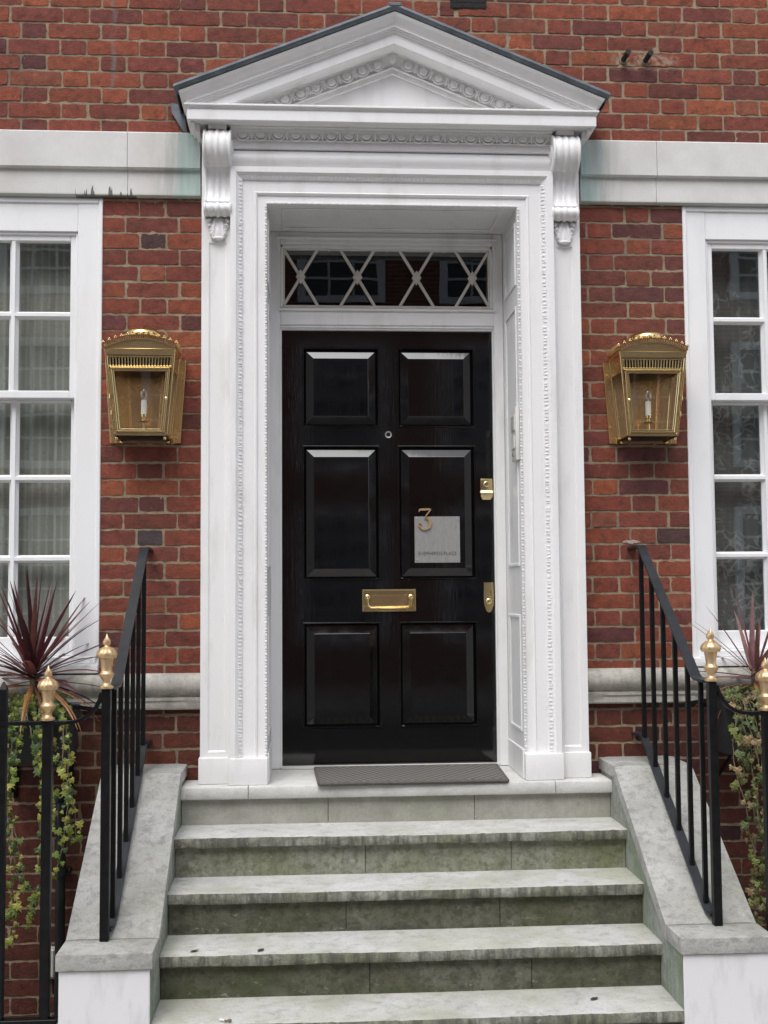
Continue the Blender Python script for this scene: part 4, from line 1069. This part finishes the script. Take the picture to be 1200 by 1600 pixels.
    for i in range(N+1):
        x = -.150+.300*i/N; b.bar((cx+x*1.02, -.009, za_(x)+.003), (cx+x*1.04, -.010, up(x)), .0045, .002, (0, 1, 0))
    for i in range(13):
        x = -.150+.300*i/12; p = (cx+x*1.04, -.010, up(x)+.004)
        b.ell((p[0], p[1], p[2]+.006), (.0035, .002, .0045), 8, 6); b.ell((p[0]-.004, p[1], p[2]+.001), (.003, .002, .003), 8, 6); b.ell((p[0]+.004, p[1], p[2]+.001), (.003, .002, .003), 8, 6)
    for q in (-1, 1):
        b.bar((cx+q*.157, -.010, up(.15)), (cx+q*.157, YB, up(.15)-.004), .004, .0045); b.bar((cx+q*.154, -.008, 1.884), (cx+q*.154, YB, 1.882), .008, .006)
        for i in range(12):
            yy = -.005+.185*i/11; b.bar((cx+q*.155, yy, 1.884), (cx+q*.157, yy, up(.15)), .005, .002, (0, 1, 0))
            b.bar((cx+q*.157, yy, up(.15)), (cx+q*.158, yy, up(.15)+.014), .004, .002, (0, 1, 0))
    b.build('gallery', M['brass'], t, 40)
    b = MB(); prof = [(.078, 0), (.080, .006), (.078, .012)]+[(.078*math.cos(a), .012+.034*math.sin(a)) for a in [math.pi/2*i/8 for i in range(1, 9)]]
    b.lathe(prof, (cx, .095, 1.941), 28)
    for i in range(22):
        a = 2*math.pi*i/22; b.ell((cx+.079*math.cos(a), .095+.079*math.sin(a), 1.949), (.009, .009, .006), 8, 5)
    b.build('vent_dome', M['brass'], t, 45)
    # candle fitting
    b = MB(); b.lathe([(.022, 0), (.024, .003), (.010, .006), (.006, .012), (.006, .020), (.011, .024), (.011, .040)], (cx+.004, .105, 1.570), 18); b.tube([(cx+.004, .105, 1.507), (cx+.004, .105, 1.572)], .005, 8)
    cnd = b.build('lamp_holder', M['brass'], t)
    b = MB(); b.lathe([(.0125, 0), (.0125, .062), (.010, .064)], (cx+.004, .105, 1.605), 18); b.build('candle', M['candle'], t)
    b = MB(); b.lathe([(.008, 0), (.010, .006), (.015, .018), (.0155, .026), (.013, .038), (.008, .050), (.003, .060), (0, .063)], (cx+.004, .105, 1.670), 18); b.build('bulb', M['bulbglass'], t, 60)
    return t
lantern(-1.104, 1, 'brass candle lantern on the brick beside the striped curtain window')
lantern(1.148, -1, 'brass candle lantern on the brick beside the lace curtain window')

# ------------------------------------------------------------------ small fixed and loose things
b = MB()
b.loft([[(x, y, z) for x, y, z in ((-.338, -.018, .0135), (.470, -.004, .0135), (.492, .440, .0135), (-.352, .432, .0135))], [(-.338, -.018, .003), (.470, -.004, .003), (.492, .440, .003), (-.352, .432, .003)]])
for (xa, ya), (xb_, yb_) in (((-.338, -.018), (.470, -.004)), ((.470, -.004), (.492, .440)), ((.492, .440), (-.352, .432)), ((-.352, .432), (-.338, -.018))):
    b.cur = 1; b.tube([(xa, ya, .009), (xb_, yb_, .009)], .008, 8)
tag(b.build('doormat', [M['mat'], M['matedge']]), 'grey brown woven doormat on the landing before the black door', 'doormat')

ic = thing('entry_phone', 'cream plastic entry phone fixed inside the white doorway reveal', 'entry phone', (.557, .13, 1.40))
b = MB(); b.box(.541, .5590, .075, .185, 1.402, 1.640, .005, 2); b.build('housing', M['plastic'], ic)
b = MB(); b.box(.5375, .5415, .085, .175, 1.535, 1.610, .0015)
for k in range(8): b.box(.5340, .538, .090, .170, 1.542+.008*k, 1.5455+.008*k)
b.build('speaker_grille', M['plastic'], ic)
b = MB(); b.box(.5355, .5415, .095, .165, 1.455, 1.515, .002); b.build('button_plate', M['plastic'], ic)
b = MB(); b.box(.5355, .5415, .115, .150, 1.424, 1.440, .002); b.build('push_button', M['steel'], ic)

dp = thing('drain_pipe', 'black drainpipe with elbow on the dark brick behind the railing', 'pipe', (-1.447, .15, -2.7))
b = MB(); b.tube([(-1.447, .200, -.085), (-1.447, .165, -.085), (-1.447, .150, -.093), (-1.447, .143, -.110), (-1.447, .143, -.18), (-1.447, .143, -2.7)], [.026, .026, .027, .027, .021, .021], 16); b.build('downpipe', M['pipe'], dp)
for z in (-.37, -1.2):
    b = MB(); b.tube([(-1.447, .143, z-.014), (-1.447, .143, z+.014)], .027, 16); b.box(-1.485, -1.409, .17, .198, z-.010, z+.010, .002); b.ell((-1.415, .163, z), (.009, .012, .009)); b.build('bracket', M['pipe'], dp)
b = MB(); b.lathe([(.042, 0), (.040, -.012), (.030, -.016), (.026, -.018)], (-1.447, .198, -.088), 18, 'y'); b.build('wall_collar', M['pipe'], dp)
b = MB(); b.box(-1.526, -1.470, .165, .198, -.825, -.695, .006, 2); b.box(-1.521, -1.475, .160, .166, -.818, -.702, .003)
tag(b.build('meter_box', M['plastic']), 'small pale box on the basement brick beside the drainpipe', 'box')

# ------------------------------------------------------------------ planters and plants
def trough(s, xc, label):
    t = thing('planter', label, 'planter', (xc, .02, .12), 'dark troughs below the windows')
    b = MB()
    x0, x1, y0, y1, z0, z1 = xc-.17, xc+.17, -.10, .12, .115, .345
    o = [(x0+.015, y0+.015), (x1-.015, y0+.015), (x1-.015, y1-.015), (x0+.015, y1-.015)]; tp = [(x0, y0), (x1, y0), (x1, y1), (x0, y1)]
    ins = [(x0+.012, y0+.012), (x1-.012, y0+.012), (x1-.012, y1-.012), (x0+.012, y1-.012)]
    b.loft([[(x, y, z0) for x, y in o], [(x, y, z1) for x, y in tp], [(x, y, z1) for x, y in ins], [(x, y, z1-.03) for x, y in ins]])
    b.build('trough', M['trough'], t, 20)
    b = MB(); b.add([(x, y, z1-.022) for x, y in ins], [(0, 1, 2, 3)]); b.build('soil', M['soil'], t, 0)
    for dx in (-.12, .12):
        b = MB(); b.box(xc+dx-.01, xc+dx+.01, -.09, .198, .100, .114, .002); b.box(xc+dx-.01, xc+dx+.01, .186, .199, -.06, .114, .002); b.bar((xc+dx, .19, -.05), (xc+dx, -.03, .102), .012, .012)
        b.build('bracket', M['iron'], t)
    b = MB(); b.poly([(xc-s*.16, -.08, .352), (xc-s*.21, -.08, .350), (xc-s*.27, -.06, .338), (xc-s*.34, -.04, .322)], .012, .016, (0, 1, 0))
    b.build('stay_bar', M['iron'], t)
    return t
trough(-1, -1.535, 'dark window trough holding the dark red spiky plant')
trough(1, 1.560, 'dark window trough holding the sparse pinkish plant')

def strap(b, base, az, el, L, w0, droop, rnd, fold=.25):
    """one arching strap leaf with a keel"""
    n = 9; d = Vector((math.cos(az)*math.cos(el), math.sin(az)*math.cos(el), math.sin(el))); p = Vector(base); side = Vector((-math.sin(az), math.cos(az), 0))
    side = (side+Vector((0, 0, rnd.uniform(-.5, .5)))).normalized(); rings = []
    for i in range(n+1):
        u = i/n; wdt = w0*(.55+.45*min(1, u*4))*(1-u**2.6)+.0006
        nrm = side.cross(d).normalized()
        rings.append([p-side*wdt, p-nrm*wdt*fold, p+side*wdt]); p = p+d*(L/n)
        d = (d+Vector((0, 0, -droop/n*(.4+1.5*u)))).normalized(); side = (side-d*side.dot(d)).normalized()
    vs = [v for r in rings for v in r]; fs = []
    for i in range(n):
        for k in range(2): fs.append((i*3+k, i*3+k+1, i*3+4+k, i*3+3+k))
    b.add(vs, fs)
def cordyline(xc, zc, n, Lr, cols, label, seed, yc=.0, nd=6):
    t = thing('cordyline', label, 'plant', (xc, yc, .32)); rnd = random.Random(seed)
    b = MB(); b.tube([(xc, yc, .31), (xc+.004, yc, zc-.04), (xc, yc, zc+.02)], [.020, .018, .014], 10); b.build('trunk', M['stem'], t)
    b = MB()
    for i in range(n):
        az = i*2.39996+rnd.uniform(-.3, .3); u = (i+.5)/n
        el = R(86-92*u**.85+rnd.uniform(-8, 8)); L = rnd.uniform(*Lr)*(1.0 if u < .8 else .85)
        c = rnd.choice(cols); k = rnd.uniform(.75, 1.25); b.col = tuple(v*k for v in c)
        strap(b, (xc+rnd.uniform(-.012, .012), yc+rnd.uniform(-.012, .012), zc+.03-.05*u), az, el, L, rnd.uniform(.008, .0135), rnd.uniform(.15, .75)*(1 if u > .35 else .35), rnd)
    for i in range(nd):
        b.col = rnd.choice([(.42, .20, .06), (.36, .17, .07), (.30, .12, .06)]); az = -1.5+rnd.uniform(-1.6, 1.5)
        strap(b, (xc+.01*math.cos(az), yc+.01*math.sin(az), zc-.035), az, R(rnd.uniform(-25, 5)), rnd.uniform(.26, .38), rnd.uniform(.006, .0095), rnd.uniform(1.0, 2.2), rnd)
    b.build('leaves', M['leaf'], t, 60)
    return t
cordyline(-1.535, .475, 64, (.34, .47), [(.085, .022, .026), (.12, .030, .034), (.060, .018, .022), (.16, .055, .045)], 'dark red spiky cordyline in a trough below the striped curtain window', 4, -.02, 9)
cordyline(1.560, .445, 24, (.30, .44), [(.20, .085, .085), (.15, .06, .062), (.24, .12, .10)], 'sparse pinkish cordyline in a trough below the lace curtain window', 9, -.02, 5)

def ivy(xc, xw, n_str, zlo, seed, cols, label, density, dx=0):
    t = thing('ivy', label, 'plant', (xc, 0, .30)); rnd = random.Random(seed)
    bs = MB(); bl = MB()
    def leaf(p, sz):
        c = rnd.choice(cols); k = rnd.uniform(.7, 1.3); bl.col = tuple(v*k for v in c)
        n = Vector((rnd.uniform(-.7, .7), -1, rnd.uniform(-.2, .8))).normalized(); a = Vector((rnd.uniform(-.8, .8), 0, -1)); a = (a-n*a.dot(n)).normalized(); q = n.cross(a)
        sh = [(0, -.35, 0), (-.45, -.50, .03), (-.62, -.08, -.05), (-.34, .10, .04), (-.40, .48, -.05), (-.13, .42, .05), (0, .95, -.10), (.13, .42, .05), (.40, .48, -.05), (.34, .10, .04), (.62, -.08, -.05), (.45, -.50, .03)]
        vs = [p+(q*x+a*y+n*h*1.6)*sz for x, y, h in sh]+[p+n*sz*.12]
        bl.add(vs, [(i, (i+1) % 12, 12) for i in range(12)])
    for i in range(n_str):
        x = xc+rnd.uniform(-1, 1)*xw; y = rnd.uniform(-.16, -.06); z = .335+rnd.uniform(0, .02); zend = zlo+(.30-zlo)*rnd.random()**1.3*.9
        p = Vector((x, y+.05, z+.01)); pts = [p.copy()]; d = Vector((rnd.uniform(-.4, .4), -.7, .25)).normalized()
        while p.z > zend:
            p = p+d*.028; d = (d+Vector((rnd.uniform(-.35, .35)+dx*.05, rnd.uniform(-.14, .12), -.42))).normalized(); pts.append(p.copy())
            p.y = max(p.y, -.24)
            for _ in range(2):
                if rnd.random() < density: leaf(p+Vector((rnd.uniform(-.022, .022), rnd.uniform(-.02, .004), rnd.uniform(-.012, .012))), rnd.choice((.013, .018, .024, .032))*rnd.uniform(.85, 1.15))
        bs.tube(pts, .0022, 5)
    for i in range(int(190*density)):   # mound over the trough rim
        leaf(Vector((xc+rnd.uniform(-1, 1)*xw*1.1, rnd.uniform(-.14, .06), .335+rnd.uniform(-.02, .065))), rnd.uniform(.011, .022))
    bs.build('stems', M['stem'], t); bl.build('leaves', M['leaf'], t, 0)
    return t
G1 = [(.20, .25, .04), (.14, .20, .035), (.28, .30, .06), (.08, .13, .03), (.32, .30, .06), (.06, .10, .03)]
G2 = [(.17, .19, .05), (.12, .16, .05), (.24, .20, .09), (.27, .19, .09), (.20, .23, .06), (.09, .13, .04)]
ivy(-1.550, .15, 18, -.64, 21, G1, 'yellow green ivy hanging thickly behind the railing over the drainpipe wall', .86)
ivy(1.570, .16, 17, -.56, 33, G2, 'faded ivy trailing below the sparse pinkish plant', .72)
# dry bare roots hanging with the thin ivy are part of its stems; litter on the steps
b = MB(); b.tube([(-.690, -.905, -.641), (-.672, -.918, -.641)], .0035, 8); b.cur = 1; b.tube([(-.672, -.918, -.641), (-.664, -.924, -.641)], .0037, 8); b.ell((-.655, -.922, -.640), (.008, .006, .006), 8, 6)
tag(b.build('cigarette_end', [M['candle'], M['stem']]), 'crumpled cigarette end on the lowest step', 'litter')
rnd = random.Random(14)
for nm, x, y, z, sz, lab in (('fallen_leaf', -.800, -.655, -.484, .020, 'curled brown leaf near the stair wall on the fourth tread'), ('fallen_leaf', -.560, -.665, -.484, .022, 'thin dry leaf lying flat at mid tread of the fourth step'), ('fallen_leaf', .640, -.800, -.647, .024, 'dark dead leaf in the corner of the lowest tread')):
    b = MB(); a = rnd.uniform(0, 6); b.col = (.10, .075, .045); ca, sa = math.cos(a), math.sin(a)
    pts = [(-1, 0, .1), (-.4, .42, .25), (.3, .38, .2), (1, 0, .35), (.3, -.40, .22), (-.4, -.36, .2)]
    b.add([(x+(px*ca-py*sa)*sz, y+(px*sa+py*ca)*sz, z+pz*sz*.4+.0015) for px, py, pz in pts]+[(x, y, z+.0015)], [(i, (i+1) % 6, 6) for i in range(6)])
    tag(b.build(nm, M['leaf'], None, 0), lab, 'leaf')

# ------------------------------------------------------------------ house across the street (seen in the glass)
def far_brick():
    t = NT('far_brick')
    bk = t.n('ShaderNodeTexBrick'); bk.inputs['Scale'].default_value = 1; bk.inputs['Brick Width'].default_value = .23; bk.inputs['Row Height'].default_value = .075; bk.inputs['Mortar Size'].default_value = .008
    bk.inputs['Color1'].default_value = (.24, .055, .035, 1); bk.inputs['Color2'].default_value = (.16, .04, .03, 1); bk.inputs['Mortar'].default_value = (.32, .26, .2, 1)
    mp = t.mapv((1, 1, 1), (0, 0, 0), (R(90), 0, 0)); t.L(mp, bk.inputs['Vector']); t.set(Base_Color=bk.outputs['Color'], Roughness=.9)
    return t.m
M['far_brick'] = far_brick()
def far_house(x0, x1, top, label, nwin, seed):
    t = thing('terraced_house', label, 'house', ((x0+x1)/2, -14.1, -.81), 'houses across the street')
    yf = -14.0; b = MB(); b.box(x0, x1, yf-8, yf, -.81, top); b.box(x0, x1, yf, yf+.10, 2.3, 2.55); b.box(x0, x1, yf, yf+.18, top-.45, top-.2)
    b.build('wall', M['far_brick'], t, 0)
    b = MB(); b.loft([[(x0, yf+.1, top), (x0, yf-4, top+2.2), (x0, yf-8, top)], [(x1, yf+.1, top), (x1, yf-4, top+2.2), (x1, yf-8, top)]]); b.build('roof', M['lead'], t, 0)
    for fl, (za, zb) in enumerate(((.1, 2.1), (3.0, 4.9), (5.9, 7.4), (8.4, 9.8))):
        for k in range(nwin):
            xc = x0+(x1-x0)*(k+.5)/nwin
            b = MB(); hw_ = .62
            for a, d, e, f in ((xc-hw_-.14, xc-hw_, za-.12, zb+.12), (xc+hw_, xc+hw_+.14, za-.12, zb+.12), (xc-hw_, xc+hw_, zb, zb+.12), (xc-hw_, xc+hw_, za-.12, za)): b.box(a, d, yf+.002, yf+.06, e, f)
            for q in (-.2, .2): b.box(xc+q-.02, xc+q+.02, yf+.012, yf+.04, za, zb)
            for q in range(1, 5): zz = za+(zb-za)*q/5; b.box(xc-hw_, xc+hw_, yf+.012, yf+.042, zz-.02, zz+.02)
            wf = b.build('window', M['sash'], t, 0)
            g = MB(); g.box(xc-hw_, xc+hw_, yf+.004, yf+.010, za, zb); g.build('pane', M['lens'], wf, 0)
    return t
far_house(-15.8, -5.97, 11.6, 'brick terraced house across the street, mirrored in the striped curtain window', 4, 1)
far_house(-5.95, 3.9, 11.9, 'brick terraced house across the street, mirrored in the fanlight', 4, 2)
far_house(3.92, 13.8, 11.5, 'brick terraced house across the street, mirrored in the lace curtain window', 4, 3)
